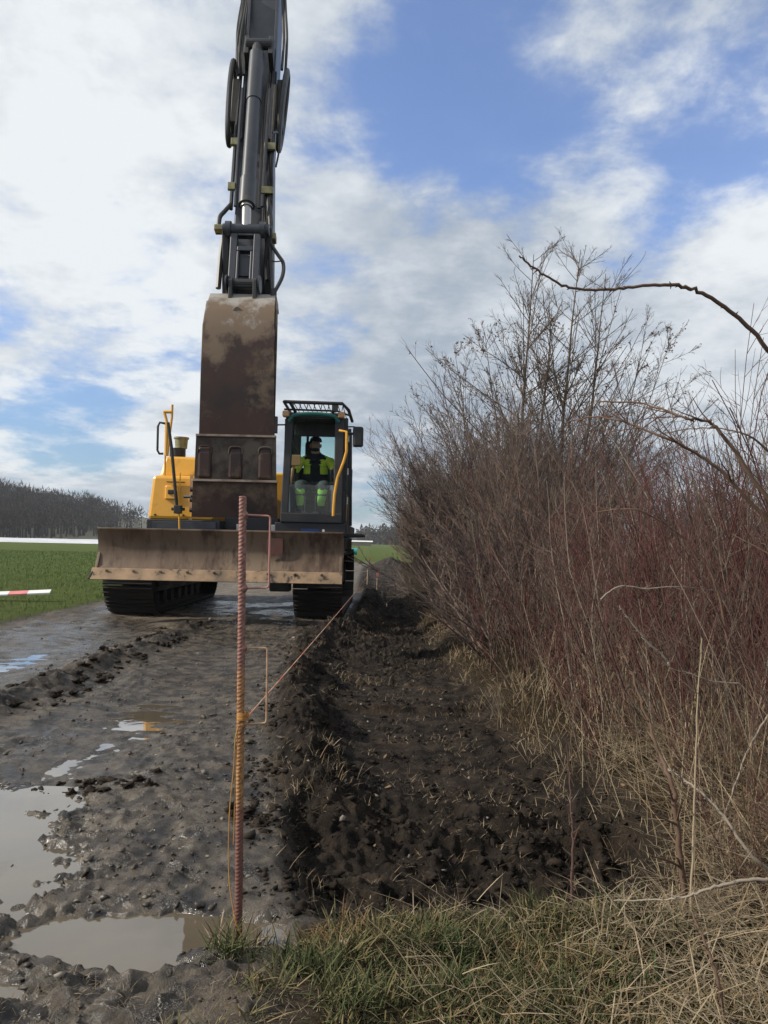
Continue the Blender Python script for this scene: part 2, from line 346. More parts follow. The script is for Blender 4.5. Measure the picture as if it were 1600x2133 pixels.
    bank = .055+.03*fbm(x, y, .35, 3, seed=16)+.012*fbm(x, y, .08, 2, seed=18)+.10*sst(x, .75, 1.3)
    base = h+road
    inz = inside*front
    far = 1-sst(y, 20, 45)
    out = base*(1-inz)+(h+dug)*inz
    vg = sst(x-hx, -.05, .25)                          # hedge bank
    out = out*(1-vg)+vg*(h+bank)
    fb = (1-front)*sst(x-bx+.35*sst(1.85-y, 0, .35), -.06, .2)*sst(y, 1.2, 1.3)
    out = out*(1-fb)+fb*(h*.5+bank-.02)
    mac = sst(x, -3.7, -3.5)*(1-sst(x, -.45, -.38))*sst(y, 9.0, 9.5)*(1-sst(y, 13.4, 14))
    out = out*(1-mac)+mac*(-.012+.3*road)
    fld = 1-sst(x+.12*fbm(x, y, .8, 3, seed=19), -3.98, -3.80)
    out = out*(1-fld)+fld*(.05+.03*fbm(x, y, 2.5, 3, seed=20))
    out = out*(far*near+(1-far)*.2)
    # spoil heap further along the track
    out = out+.42*np.exp(-((x-.25)/.70)**2-((y-26)/2.2)**2)*(1+.35*fbm(x, y, .7, 3, seed=23))
    return out
def GH(x, y): return float(ground(np.array([x]), np.array([y]))[0])

# ---------------------------------------------------------------- ground sheets
def grow_axis(a, b, f):
    out = [a]
    while out[-1] < b: out.append(out[-1]+f(out[-1]))
    return np.array(out)
ys = grow_axis(-3, 1.25, lambda v: .07)
ys = np.concatenate([ys[:-1], grow_axis(1.25, 1600, lambda v: max(.0075, .0037*v) if v < 16 else .0037*16+(v-16)*.03)])
xr = grow_axis(0, 900, lambda v: .0085 if v < 1.5 else (.0085+(v-1.5)*.011 if v < 4 else .036+(v-4)*.06))
xs = np.concatenate([-xr[::-1][:-1], xr])
XX, YY = np.meshgrid(xs, ys)
ZZ = ground(XX, YY)
nx = len(xs); ny = len(ys)
I = np.arange(nx*ny).reshape(ny, nx)
Q = np.stack([I[:-1, :-1], I[:-1, 1:], I[1:, 1:], I[1:, :-1]], -1).reshape(-1, 4)
VV = np.stack([XX, YY, ZZ], -1).reshape(-1, 3)
fbl = fbm(XX, YY, .5, 3, seed=30)
BXg = border(YY); HXg = hedge(YY)
dark = (sst(XX-BXg, -.10, .10)*(1-sst(XX-HXg, 0, .35))*sst(YY, 1.9, 2.1)*(1-sst(YY, 20, 45)))
dark = np.maximum(dark, .9*np.exp(-((XX-.25)/.9)**2-((YY-26)/2.6)**2))
dark = np.maximum(dark, .85*np.exp(-((XX+2.08-.03*(YY-5))/.17)**2)*(1-sst(YY, 8, 9.2)))
wet = np.maximum(np.exp(-((XX+1.30)/.42)**2)*sst(YY, 1.8, 2.6)*(1-sst(YY, 6, 8.5)), np.exp(-((XX+2.85)/.40)**2)*(1-sst(YY, 7.5, 9)))
wet = np.maximum(wet, sst(-ZZ, -.022, .018)*(XX < BXg)*(YY < 9))
wet = np.maximum(wet, .95*sst(fbm(XX, YY, .35, 4, seed=70), -.25, .15)*(XX < BXg-.05)*(XX > -3.7)*(YY < 12))
wet = np.maximum(wet, .8*(1-sst(YY, 2.0, 2.5))*(1-sst(XX, -.5, -.2)))
wet = np.maximum(wet, .9*np.exp(-((XX+.17)/.11)**2-((YY-2.15)/.28)**2))
tan_ = np.exp(-((XX+2.35)/.5)**2)*sst(YY, 4.8, 6.2)+np.exp(-((XX+.75)/.25)**2-((YY-4.2)/.5)**2)*.7+.45*sst(YY, 13, 17)*(XX < .0)
tan_ = tan_*1.1+.6*np.exp(-((XX+.78)/.22)**2-((YY-2.75)/.35)**2)+np.exp(-((XX+2.9)/.45)**2)*.6*sst(YY, 4.6, 6)+.9*np.exp(-((XX+2.35)/.22)**2)*sst(YY, 3.5, 5)
field = 1-sst(XX+.12*fbm(XX, YY, .8, 3, seed=19), -3.98, -3.84)
field = np.maximum(field, sst(YY, 33, 40))
verge = np.maximum(sst(XX-HXg+.10*fbl, -.02, .12), (1-sst(YY, 1.90, 2.02))*sst(XX-BXg, -.22, .1))
att = np.stack([dark, np.clip(wet, 0, 1), np.clip(np.maximum(field, 0), 0, 1), np.clip(tan_, 0, 1)], -1).reshape(-1, 4).astype(np.float32)

def ground_mat():
    m = bpy.data.materials.new('muddy_ground'); m.use_nodes = True; t = m.node_tree; b = t.nodes['Principled BSDF']
    A = t.nodes.new('ShaderNodeAttribute'); A.attribute_name = 'cover'; s = t.nodes.new('ShaderNodeSeparateColor'); t.links.new(A.outputs['Color'], s.inputs[0])
    V = t.nodes.new('ShaderNodeAttribute'); V.attribute_name = 'verge'
    g = t.nodes.new('ShaderNodeTexCoord')
    def nz(sc, det=6, rg=.62, off=0):
        mp = t.nodes.new('ShaderNodeMapping'); mp.inputs['Location'].default_value = (off, off, 0); t.links.new(g.outputs['Object'], mp.inputs[0])
        n = t.nodes.new('ShaderNodeTexNoise'); n.inputs['Scale'].default_value = sc; n.inputs['Detail'].default_value = det; n.inputs['Roughness'].default_value = rg
        t.links.new(mp.outputs[0], n.inputs['Vector']); return n.outputs['Fac']
    def mr(v, a, bb, o0=0., o1=1.):
        n = t.nodes.new('ShaderNodeMapRange'); t.links.new(v, n.inputs[0]); n.inputs[1].default_value = a; n.inputs[2].default_value = bb
        n.inputs[3].default_value = o0; n.inputs[4].default_value = o1; return n.outputs[0]
    def mth(op, a, c, cl=True):
        n = t.nodes.new('ShaderNodeMath'); n.operation = op; n.use_clamp = cl
        for i, v in enumerate((a, c)):
            if isinstance(v, (int, float)): n.inputs[i].default_value = v
            else: t.links.new(v, n.inputs[i])
        return n.outputs[0]
    def mix(f, a, c):
        n = t.nodes.new('ShaderNodeMix'); n.data_type = 'RGBA'; t.links.new(f, n.inputs[0])
        for i, v in ((6, a), (7, c)):
            if isinstance(v, tuple): n.inputs[i].default_value = (*v, 1)
            else: t.links.new(v, n.inputs[i])
        return n.outputs[2]
    def mf_(f, a, c):
        n = t.nodes.new('ShaderNodeMix'); n.data_type = 'FLOAT'; t.links.new(f, n.inputs[0]); t.links.new(a, n.inputs[2]); t.links.new(c, n.inputs[3]); return n.outputs[0]
    big = nz(1.4, 5); med = nz(9, 7, .65, 3); fine = nz(60, 6, .7, 5); fine2 = nz(170, 4, .7, 9)
    mud = mix(mr(med, .40, .62), (.026, .020, .014), (.150, .115, .078))
    mud = mix(mth('MULTIPLY', mr(fine, .58, .72), .6), mud, (.24, .19, .13))
    tn = mth('MULTIPLY', A.outputs['Alpha'], mr(nz(3.2, 6, .6, 13), .30, .62))
    tanc = mix(mr(med, .35, .65), (.23, .18, .115), (.13, .10, .065))
    mud = mix(tn, mud, tanc)
    drk = mix(mr(med, .36, .66), (.007, .0055, .0045), (.044, .031, .021))
    drk = mix(mth('MULTIPLY', mr(fine2, .60, .72), .35), drk, (.20, .145, .09))
    drk = mix(mth('MULTIPLY', mr(nz(2.6, 6, .65, 21), .58, .72), .55), drk, (.10, .066, .042))
    dm = mth('ADD', s.outputs[0], mr(nz(14, 5, .6, 2), .3, .7, -.25, .25)); dm = mth('MULTIPLY', dm, mr(s.outputs[0], .02, .2))
    c = mix(dm, mud, drk)
    wc = mix(s.outputs[1], c, mix(mr(med, .4, .6), (.022, .018, .014), (.092, .074, .053)))
    vg = mix(mr(fine, .4, .62), (.014, .010, .007), (.075, .054, .032)); c = mix(V.outputs['Fac'], wc, vg)
    fg = mix(mr(nz(5, 8, .7, 1), .36, .64), (.055, .085, .018), (.11, .135, .040))
    fg = mix(mth('MULTIPLY', mr(nz(.35, 6, .6, 7), .45, .62), .55), fg, (.075, .095, .026))
    fg = mix(mth('MULTIPLY', mr(nz(20, 6, .7, 4), .58, .68), .6), fg, (.07, .05, .03))
    c = mix(s.outputs[2], c, fg)
    t.links.new(c, b.inputs['Base Color'])
    rg = mf_(s.outputs[0], mr(med, .38, .62, .36, .80), mr(med, .36, .60, .95, .62))
    rw = mr(med, .40, .60, .06, .26)
    def mf(f, a, c):
        n = t.nodes.new('ShaderNodeMix'); n.data_type = 'FLOAT'; t.links.new(f, n.inputs[0]); t.links.new(a, n.inputs[2]); t.links.new(c, n.inputs[3]); return n.outputs[0]
    wm = mth('MULTIPLY', s.outputs[1], mr(nz(4, 6, .6, 31), .30, .50))
    rr = mf(wm, rg, rw); one = t.nodes.new('ShaderNodeValue'); one.outputs[0].default_value = .95
    t.links.new(mr(mth('MAXIMUM', mth('MAXIMUM', V.outputs['Fac'], s.outputs[2]), mth('MULTIPLY', s.outputs[0], .75)), 0, 1, .5, .06), b.inputs['Specular IOR Level'])
    rr = mf(mth('MAXIMUM', V.outputs['Fac'], s.outputs[2]), rr, one.outputs[0]); t.links.new(rr, b.inputs['Roughness'])
    h = mth('ADD', mth('MULTIPLY', med, .55, False), mth('ADD', mth('MULTIPLY', fine, .35, False), mth('MULTIPLY', fine2, .30, False), False), False)
    bp = t.nodes.new('ShaderNodeBump'); bp.inputs['Distance'].default_value = .06; t.links.new(h, bp.inputs['Height'])
    t.links.new(mr(wm, 0, 1, .95, .34), bp.inputs['Strength']); t.links.new(bp.outputs[0], b.inputs['Normal']); return m
M['ground'] = ground_mat()
Yf = VV[:, 1][Q].mean(1); Xf = VV[:, 0][Q].mean(1)
isF = (Xf < -3.95) | (Yf > 40)
isV = ~isF & (Xf > hedge(Yf)+.15)
isB = ~isF & ~isV & (Yf < 1.93) & (Xf > border(Yf)-.1)
vf = verge.ravel().astype(np.float32)
def sheet(name, mask):
    q = Q[mask]; u, inv = np.unique(q, return_inverse=True)
    o = np_mesh(name, VV[u], inv.reshape(q.shape), M['ground'], smooth=True)
    a = o.data.color_attributes.new('cover', 'FLOAT_COLOR', 'POINT'); a.data.foreach_set('color', att[u].ravel())
    a = o.data.attributes.new('verge', 'FLOAT', 'POINT'); a.data.foreach_set('value', vf[u])
    tag(o, kind='structure'); return o
sheet('field', isF); sheet('grass_verge', isV | isB); sheet('dirt_track', ~isF & ~isV & ~isB)

# water
def water_mat():
    m = mat('muddy_water', (.115, .092, .062), .02, c2=(.095, .078, .055), scale=3, spec=.5)
    b = m.node_tree.nodes['Principled BSDF']; b.inputs['IOR'].default_value = 1.40
    b.inputs['Coat Weight'].default_value = 1; t = m.node_tree; n = t.nodes.new('ShaderNodeTexNoise'); n.inputs['Scale'].default_value = 7; n.inputs['Detail'].default_value = 3; bp = t.nodes.new('ShaderNodeBump'); bp.inputs['Strength'].default_value = .35; bp.inputs['Distance'].default_value = .0012; g = t.nodes.new('ShaderNodeTexCoord'); t.links.new(g.outputs['Object'], n.inputs['Vector']); t.links.new(n.outputs[0], bp.inputs['Height']); t.links.new(bp.outputs[0], b.inputs['Normal']); t.links.new(bp.outputs[0], b.inputs['Coat Normal']); b.inputs['Coat Roughness'].default_value = .015; b.inputs['Coat IOR'].default_value = 1.33
    return m
M['water'] = water_mat()
def water(name, x0, x1, y0, y1, z, cond=None):
    gx = np.arange(x0, x1, .012); gy = np.arange(y0, y1, .012); X, Y = np.meshgrid(gx, gy); Z = ground(X, Y)
    n_ = len(gx); I_ = np.arange(X.size).reshape(X.shape); q = np.stack([I_[:-1, :-1], I_[:-1, 1:], I_[1:, 1:], I_[1:, :-1]], -1).reshape(-1, 4)
    low = (Z.ravel()[q].min(1) < z)
    if cond is not None: low &= cond(X.ravel()[q].mean(1), Y.ravel()[q].mean(1))
    q = q[low]; u, inv = np.unique(q, return_inverse=True)
    V = np.stack([X.ravel()[u], Y.ravel()[u], np.full(len(u), z)], -1)
    o = np_mesh(name, V, inv.reshape(q.shape), M['water'], smooth=True); tag(o, kind='structure'); return o
water('puddle', -3.4, -.12, 1.20, 3.05, WZ, lambda x, y: x < np.where(y > 2.0, border(y)-.16, 9))
for x0, x1, y0, y1, pc_ in ((-1.70, -.95, 3.1, 4.6, 15), (-3.15, -2.45, 4.9, 6.6, 16)):
    gx_, gy_ = np.meshgrid(np.arange(x0, x1, .03), np.arange(y0, y1, .03)); water('puddle', x0, x1, y0, y1, float(np.percentile(ground(gx_, gy_), pc_)))

# ---------------------------------------------------------------- distance: hill, wood, ridge, strip, shed
def hillz(x, y):
    a = np.interp(x, [-600, -300, -200, -150, -125, -105, -85, -60, 0], [30, 26, 19, 13, 9.5, 6, 2.0, 0, 0])
    return a*sst(y, 165, 290)+.0*x
hx_ = np.linspace(-620, -20, 70); hy_ = np.linspace(150, 520, 40); X, Y = np.meshgrid(hx_, hy_); Z = hillz(X, Y)+.6*fbm(X, Y, 40, 3)*sst(Y, 165, 230)-.25
I_ = np.arange(X.size).reshape(X.shape); q = np.stack([I_[:-1, :-1], I_[:-1, 1:], I_[1:, 1:], I_[1:, :-1]], -1).reshape(-1, 4)
M['hill'] = mat('winter_hill_scrub', (.07, .06, .04), .95, c2=(.10, .10, .05), scale=.03)
tag(np_mesh('hill', np.stack([X, Y, Z], -1).reshape(-1, 3), q, M['hill'], smooth=True), kind='structure')
def bare_wood(name, pos, hts, label, cat='wood', nb=46, wd=.16):
    n = len(pos); n_ = n*nb; r = np.random.default_rng(len(name)+n)
    base = np.repeat(pos, nb, 0); H = np.repeat(hts, nb); az = r.uniform(0, 2*np.pi, n_); ph = np.arccos(r.uniform(-1, 1, n_)); q_ = r.random(n_)**(1/2.2)
    W = H*np.repeat(r.uniform(.22, .34, n), nb)
    p0 = base+np.stack([W*q_*np.sin(ph)*np.cos(az), W*q_*np.sin(ph)*np.sin(az), H*(.60+.38*q_*np.cos(ph))], -1)
    d = np.stack([np.sin(ph)*np.cos(az)*.7, np.sin(ph)*np.sin(az)*.7, .55+.5*np.cos(ph)], -1)+r.normal(0, .3, (n_, 3)); d /= np.linalg.norm(d, axis=1)[:, None]
    ln = H*r.uniform(.08, .19, n_); p0[::nb] = pos; d[::nb] = (0, 0, 1); ln[::nb] = hts*.62
    p1 = p0+d*ln[:, None]; s = np.stack([-np.sin(az), np.cos(az), 0*az], -1)
    s2 = np.where((r.random(n_) < .5)[:, None], s, np.cross(d, s)); s2 = np.where((np.arange(n_) % 1 == 0)[:, None], np.stack([np.ones(n_), 0*az, 0*az], -1)*.9+s2*.3, s2)
    wv = (wd*r.uniform(.5, 1.5, n_))[:, None]; wv[::nb] = wd*2.2
    V = np.stack([p0-s2*wv, p0+s2*wv, p1], 1).reshape(-1, 3)
    # second crossed sliver gives each branch depth
    s3 = np.cross(d, s2); V2 = np.stack([p0-s3*wv, p0+s3*wv, p1], 1).reshape(-1, 3)
    V = np.concatenate([V, V2]); F = np.arange(len(V)).reshape(-1, 3)
    tt = np.repeat(np.clip(np.repeat(r.random(n), nb)*.7+r.random(n_)*.3, 0, 1), 3); tt = np.concatenate([tt, tt])
    o = np_mesh(name, V, F, M['wood_far'], tint=tt); tag(o, label, cat, kind='stuff'); return o
r = np.random.default_rng(11); n = 5200
px_ = r.uniform(-420, -85, n); py_ = r.uniform(178, 300, n); keep = (px_/py_ > -.9) & (px_ < -.305*py_-8+r.uniform(-8, 8, n)) 
px_ = px_[keep]; py_ = py_[keep]
pos = np.stack([px_, py_, hillz(px_, py_)-.3], -1); ht = np.interp(px_, [-160, -80], [10.5, 8.0])+r.uniform(-1, 1, len(pos))+2.5*fbm(px_, py_, 22, 3)
bare_wood('bare_wood', pos, ht, 'dark bare wood covering the low hill beyond the green field', nb=52, wd=.13)
# far ridge on the right and beyond
rx = np.linspace(-900, 900, 90); ry = np.linspace(900, 1500, 14); X, Y = np.meshgrid(rx, ry)
Z = sst(Y, 900, 1200)*(9+9*sst(X, -160, 60)+7*fbm(X, Y, 150, 4))-1
I_ = np.arange(X.size).reshape(X.shape); q = np.stack([I_[:-1, :-1], I_[:-1, 1:], I_[1:, 1:], I_[1:, :-1]], -1).reshape(-1, 4)
M['ridge'] = mat('distant_ridge_ground', (.09, .10, .07), .95, c2=(.06, .065, .05), scale=.01)
tag(np_mesh('distant_ridge', np.stack([X, Y, Z], -1).reshape(-1, 3), q, M['ridge'], smooth=True), kind='structure')
n = 700; px_ = np.concatenate([r.uniform(-60, 60, 260), r.uniform(-500, 300, 440)]); py_ = r.uniform(560, 900, n); px_[:60] = r.uniform(-12, 8, 60); py_[:60] = r.uniform(330, 380, 60)
bare_wood('far_tree_belt', np.stack([px_, py_, 0*px_], -1), 7+r.uniform(-2, 3, n), 'hazy grey belt of trees on the horizon behind the hedge end', nb=26, wd=.5)
# white strip on the field
cx = np.arange(-150, -14, 1.2); rows = []
M['foil'] = mat('white_field_cover', (.62, .63, .65), .7, c2=(.50, .51, .53), scale=.3)
V = []; F = []
ysr = np.arange(98, 160, 1.0); X, Y = np.meshgrid(cx, ysr); Z = .22+.10*np.sin(Y*2*np.pi/3.9)+.05*fbm(X, Y, 3, 2); Z[0] = 0; Z[-1] = 0
I_ = np.arange(X.size).reshape(X.shape); q = np.stack([I_[:-1, :-1], I_[:-1, 1:], I_[1:, 1:], I_[1:, :-1]], -1).reshape(-1, 4)
o = np_mesh('field_cover', np.stack([X, Y+.03*X*0, Z], -1).reshape(-1, 3), q, M['foil'], smooth=True)
tag(o, 'long white sheeting laid in a strip across the far side of the green field', 'crop cover')
# shed with white roof
sh = empty('long_shed', (-9, 190, 0), 'long low building with white roof on the far right field', 'shed')
MB().box((-17, 188, 0), (-3, 194, 1.0)).build('wall', M['wood'], sh)
MB().prism([(187.5, 1.0), (191, 1.3), (194.5, 1.0)], -17.4, -2.6).build('roof', M['white'], sh)
# teal pipes further along the track
tp = empty('pipe', (-2.3, 50, 0), 'teal plastic drainage pipe lying across the track in the distance', 'pipe')
pp = MB().cyl((-4.6, 50, .33), (-1.72, 50, .33), .2, n=18).build('pipe_wall', M['tealpipe'], tp, smooth=True)
MB().cyl((-1.84, 50, .33), (-1.70, 50, .33), .225, n=18).build('pipe_socket', M['tealpipe'], tp, smooth=True)

# ---------------------------------------------------------------- excavator
EX = empty('excavator', (-1.95, 11.2, 0), 'yellow tracked excavator with raised arm, rusty bucket and front dozer blade on the muddy track', 'excavator')
# tracks
def shoe_mesh():
    b = MB(); b.box((-.30, -.082, -.012), (.30, .082, .012))
    for y in (-.066, 0, .062): b.hexa([(-.30, y-.010, .012), (.30, y-.010, .012), (.30, y+.010, .012), (-.30, y+.010, .012)], [(-.30, y-.004, .036), (.30, y-.004, .036), (.30, y+.004, .036), (-.30, y+.004, .036)])
    for x in (-.07, .07): b.box((x-.02, -.07, -.05), (x+.02, .07, -.012))
    me = bpy.data.meshes.new('track_shoe'); me.from_pydata(b.v, [], b.f); me.materials.append(M['track']); return me
SH = shoe_mesh(); rl = Vector(EX.location)
for cx in (-3.10, -0.79):
    b = MB(); b.box((cx-.14, 9.9, .24), (cx+.14, 12.6, .60)); b.box((cx-.17, 10.1, .30), (cx+.17, 12.4, .52))
    b.prism([(10.0, .60), (12.5, .60), (12.2, .70), (10.3, .70)], cx-.10, cx+.10)
    fr = b.build('track_frame', M['dark'], EX, bevel=.015)
    c0, c1, rr = 9.77, 12.73, .385
    b = MB(); b.cyl((cx-.08, c0, .41), (cx+.08, c0, .41), .34, n=28); b.cyl((cx-.15, c0, .41), (cx+.15, c0, .41), .12, n=18); b.build('idler', M['track'], fr, smooth=True)
    b = MB()
    for k in range(20):
        a = 2*math.pi*k/20; m = Matrix.Translation((cx, c1, .41)) @ Matrix.Rotation(a, 4, 'X'); b.box((-.05, -.03, .25), (.05, .03, .36), m)
    b.cyl((cx-.06, c1, .41), (cx+.06, c1, .41), .28, n=28); b.cyl((cx-.17, c1, .41), (cx+.17, c1, .41), .17, n=20); b.build('sprocket', M['track'], fr, smooth=True)
    for k in range(7): MB().cyl((cx-.14, 10.15+k*.37, .16), (cx+.14, 10.15+k*.37, .16), .09, n=14).build('roller', M['track'], fr, smooth=True)
    Ls = c1-c0; per = 2*Ls+2*math.pi*rr; ns = 48
    for k in range(ns):
        s = per*k/ns+.05
        if s < Ls: y, z, a = c0+s, .41-rr, math.pi
        elif s < Ls+math.pi*rr: t = (s-Ls)/rr; y, z, a = c1+rr*math.sin(t), .41-rr*math.cos(t), math.pi-t
        elif s < 2*Ls+math.pi*rr: t = s-Ls-math.pi*rr; y, z, a = c1-t, .41+rr-.02*math.sin(math.pi*t/Ls), 0
        else: t = (s-2*Ls-math.pi*rr)/rr; y, z, a = c0-rr*math.sin(t), .41+rr*math.cos(t), -t
        o = bpy.data.objects.new('track_shoe', SH); COL.objects.link(o); o.parent = fr
        # outward normal rotation about X; a measured so that a=0 faces up
        o.matrix_local = Matrix.Translation(Vector((cx, y, z))-rl) @ Matrix.Rotation(-a if True else a, 4, 'X')
# carbody
b = MB(); b.box((-2.85, 10.35, .46), (-1.05, 12.1, .78)); b.hexa([(-2.9, 10.0, .44), (-2.6, 10.0, .44), (-2.3, 10.7, .44), (-2.9, 10.7, .44)], [(-2.9, 10.0, .6), (-2.6, 10.0, .6), (-2.3, 10.7, .74), (-2.9, 10.7, .74)])
b.hexa([(-1.0, 10.0, .44), (-1.0, 10.7, .44), (-1.6, 10.7, .44), (-1.3, 10.0, .44)], [(-1.0, 10.0, .6), (-1.0, 10.7, .74), (-1.6, 10.7, .74), (-1.3, 10.0, .6)])
b.build('carbody', M['dark'], EX, bevel=.02)
MB().cyl((-1.95, 11.3, .76), (-1.95, 11.3, 1.0), .62, n=36).build('slewing_ring', M['dark'], EX, smooth=True)
# blade: curved plate, edge, stiffeners, arms
bx0, bx1 = -3.33, -.45
prof = [(8.62, .55), (8.70, .63), (8.745, .74), (8.755, .85), (8.735, .95), (8.70, 1.045)]
thk = [(y+.035, z) for y, z in prof]
bl = MB().prism(prof+thk[::-1], bx0+.085, bx1).build('dozer_blade', M['blade'], EX, smooth=True)
b = MB(); b.prism([(8.56, .475), (8.615, .60), (8.66, .60), (8.60, .47)], bx0+.075, bx1+.0); b.build('cutting_edge', M['bladeedge'], bl, bevel=.004)
for x in (bx0+.088, bx1-.04):
    b = MB().prism([(8.60, .50), (8.66, .60), (8.76, .80), (8.74, 1.04), (8.86, 1.04), (8.90, .75), (8.76, .50)], x, x+.03); b.build('end_plate', M['blade'], bl, bevel=.004)
b = MB(); b.hexa([(bx0+.04, 8.56, .47), (bx0+.10, 8.56, .47), (bx0+.10, 8.64, .47), (bx0+.04, 8.64, .47)], [(bx0+.055, 8.58, .54), (bx0+.10, 8.60, .58), (bx0+.10, 8.66, .58), (bx0+.055, 8.66, .54)]); b.build('corner_wear_piece', M['track'], bl, bevel=.015)
MB().box((-1.33, 8.715, .79), (-1.14, 8.722, .98), None).build('faded_sticker', M['fadedred'], bl)
b = MB(); b.box((bx0+.087, 8.70, 1.030), (bx1-.005, 8.86, 1.055)); b.build('top_rail', M['blade'], bl, bevel=.006)
for k in range(9):
    x = bx0+.25+k*.30; MB().cyl((x, 8.600, .575), (x, 8.585, .57), .016, n=8).build('edge_bolt', M['bladeedge'], bl)
b = MB()
for x in (-2.5, -1.36):
    b.hexa([(x-.08, 8.78, .62), (x+.08, 8.78, .62), (x+.08, 10.4, .45), (x-.08, 10.4, .45)], [(x-.08, 8.78, .84), (x+.08, 8.78, .84), (x+.08, 10.4, .62), (x-.08, 10.4, .62)])
b.box((-2.5, 8.9, .62), (-1.36, 9.02, .78)); b.build('blade_arm', M['dark'], EX, bevel=.01)
MB().prism([(8.80, .60), (9.0, .60), (9.0, .36), (8.84, .36)], -1.30, -1.06).build('blade_bracket', M['black'], EX, bevel=.02)
for x in (-2.25, -1.62): MB().cyl((x, 8.9, .82), (x, 10.4, .66), .05, n=14).build('blade_cylinder', M['armgrey'], EX, smooth=True)
# upper frame
b = MB(); b.box((-3.19, 10.32, 1.02), (-2.2, 13.2, 1.20)); b.box((-2.2, 10.6, 1.0), (-1.45, 13.2, 1.25)); b.box((-1.45, 10.22, 1.02), (-.50, 13.2, 1.19)); b.build('upper_frame', M['dark'], EX, bevel=.012)
for x in (-2.02, -1.55):
    MB().box((x, 10.5, 1.06), (x+.10, 10.58, 1.16)).build('frame_lug', M['steel'], EX, bevel=.01)
b = MB(); b.box((-3.1, 10.300, 1.05), (-2.25, 10.318, 1.17)); b.build('skirt_panel', M['armgrey'], EX, bevel=.005)
MB().box((-1.10, 10.205, 1.06), (-.86, 10.218, 1.11)).build('blue_sticker', M['bluest'], EX)
MB().cyl((-.80, 10.216, 1.09), (-.80, 10.20, 1.09), .018, n=12).build('frame_bolt', M['white'], EX)
# step platform on the cab side
b = MB(); b.hexa([(-.60, 10.35, 1.00), (-.27, 10.35, 1.02), (-.27, 11.3, 1.02), (-.60, 11.3, 1.00)], [(-.60, 10.35, 1.07), (-.27, 10.35, 1.055), (-.27, 11.3, 1.055), (-.60, 11.3, 1.07)])
b.build('step_platform', M['black'], EX, bevel=.008)
b = MB(); b.hexa([(-.62, 10.3, .78), (-.50, 10.3, .84), (-.46, 11.2, .84), (-.62, 11.2, .78)], [(-.62, 10.3, 1.0), (-.46, 10.3, 1.0), (-.46, 11.2, 1.0), (-.62, 11.2, 1.0)]); b.build('step_bracket', M['black'], EX, bevel=.01)
# right side bodywork (left in view)
def ybox(name, lo, hi, m='yellow', bev=.035):
    return MB().box(lo, hi).build(name, M[m], EX, bevel=bev)
b = MB(); b.hexa([(-3.19, 10.34, 1.20), (-2.30, 10.34, 1.20), (-2.30, 12.4, 1.20), (-3.19, 12.4, 1.20)], [(-3.15, 10.40, 1.80), (-2.30, 10.40, 1.80), (-2.30, 12.4, 1.80), (-3.15, 12.4, 1.80)])
fb = b.build('side_box', M['yellow'], EX, bevel=.045)
b = MB(); b.hexa([(-3.10, 10.52, 1.78), (-2.30, 10.52, 1.78), (-2.30, 12.4, 1.78), (-3.10, 12.4, 1.78)], [(-3.05, 10.60, 2.08), (-2.30, 10.60, 2.08), (-2.30, 12.4, 2.08), (-3.05, 12.4, 2.08)])
ub = b.build('upper_box', M['yellow'], EX, bevel=.04)
b = MB(); b.hexa([(-2.96, 10.33, 1.47), (-2.78, 10.33, 1.47), (-2.78, 10.40, 1.47), (-2.96, 10.40, 1.47)], [(-2.96, 10.355, 1.66), (-2.78, 10.355, 1.66), (-2.78, 10.42, 1.66), (-2.96, 10.42, 1.66)]); b.build('hatch', M['yellow'], fb, bevel=.015)
MB().box((-2.92, 10.322, 1.54), (-2.84, 10.340, 1.60)).build('latch', M['dark'], fb, bevel=.01)
b = MB(); b.box((-2.63, 10.35, 1.20), (-2.59, 10.38, 1.80)); b.build('panel_seam', M['amber'], fb)
MB().box((-2.62, 10.555, 1.91), (-2.54, 10.575, 1.97)).build('logo_plate', M['amber'], ub, bevel=.01)
MB().box((-2.94, 10.335, 1.70), (-2.70, 10.375, 1.712)).build('panel_lip', M['dark'], fb)
b = MB(); b.box((-3.145, 10.56, 1.795), (-2.32, 10.60, 1.803)); b.build('panel_seam', M['dark'], ub)
MB().box((-2.97, 10.545, 1.84), (-2.90, 10.556, 1.90)).build('warning_sticker', M['stick'], ub)
for x in (-3.08, -2.70, -2.36): MB().cyl((x, 10.345, 1.26), (x, 10.325, 1.26), .014, n=8).build('panel_bolt', M['dark'], fb)
# engine hood and counterweight at the back
b = MB(); b.hexa([(-3.15, 12.3, 1.2), (-.62, 12.3, 1.2), (-.7, 13.35, 1.2), (-3.1, 13.35, 1.2)], [(-3.10, 12.3, 1.98), (-.66, 12.3, 1.98), (-.8, 13.2, 1.92), (-3.0, 13.2, 1.92)])
b.build('engine_hood', M['yellow'], EX, bevel=.06)
b = MB(); b.prism([(13.2, .95), (13.75, 1.1), (13.85, 1.5), (13.7, 1.85), (13.2, 1.9)], -3.05, -.75); b.build('counterweight', M['dark'], EX, bevel=.08)
ybox('valve_cover', (-1.74, 11.7, 1.25), (-1.45, 12.3, 1.98))
# exhaust and precleaner
pc = P(375, 922, 11.2)
b = MB(); b.cyl((pc.x, pc.y, 2.05), (pc.x, pc.y, 2.12), .05, n=14); b.cyl((pc.x-.03, pc.y, 2.12), (pc.x-.03, pc.y, 2.26), .115, n=18); pr = b.build('air_precleaner', M['black'], EX, smooth=True)
b = MB(); b.cyl((pc.x+.02, pc.y, 2.26), (pc.x+.02, pc.y, 2.40), .085, .095, n=18); b.cyl((pc.x+.02, pc.y, 2.40), (pc.x+.02, pc.y, 2.425), .11, n=18); b.build('precleaner_cap', M['brass'], pr, smooth=True)
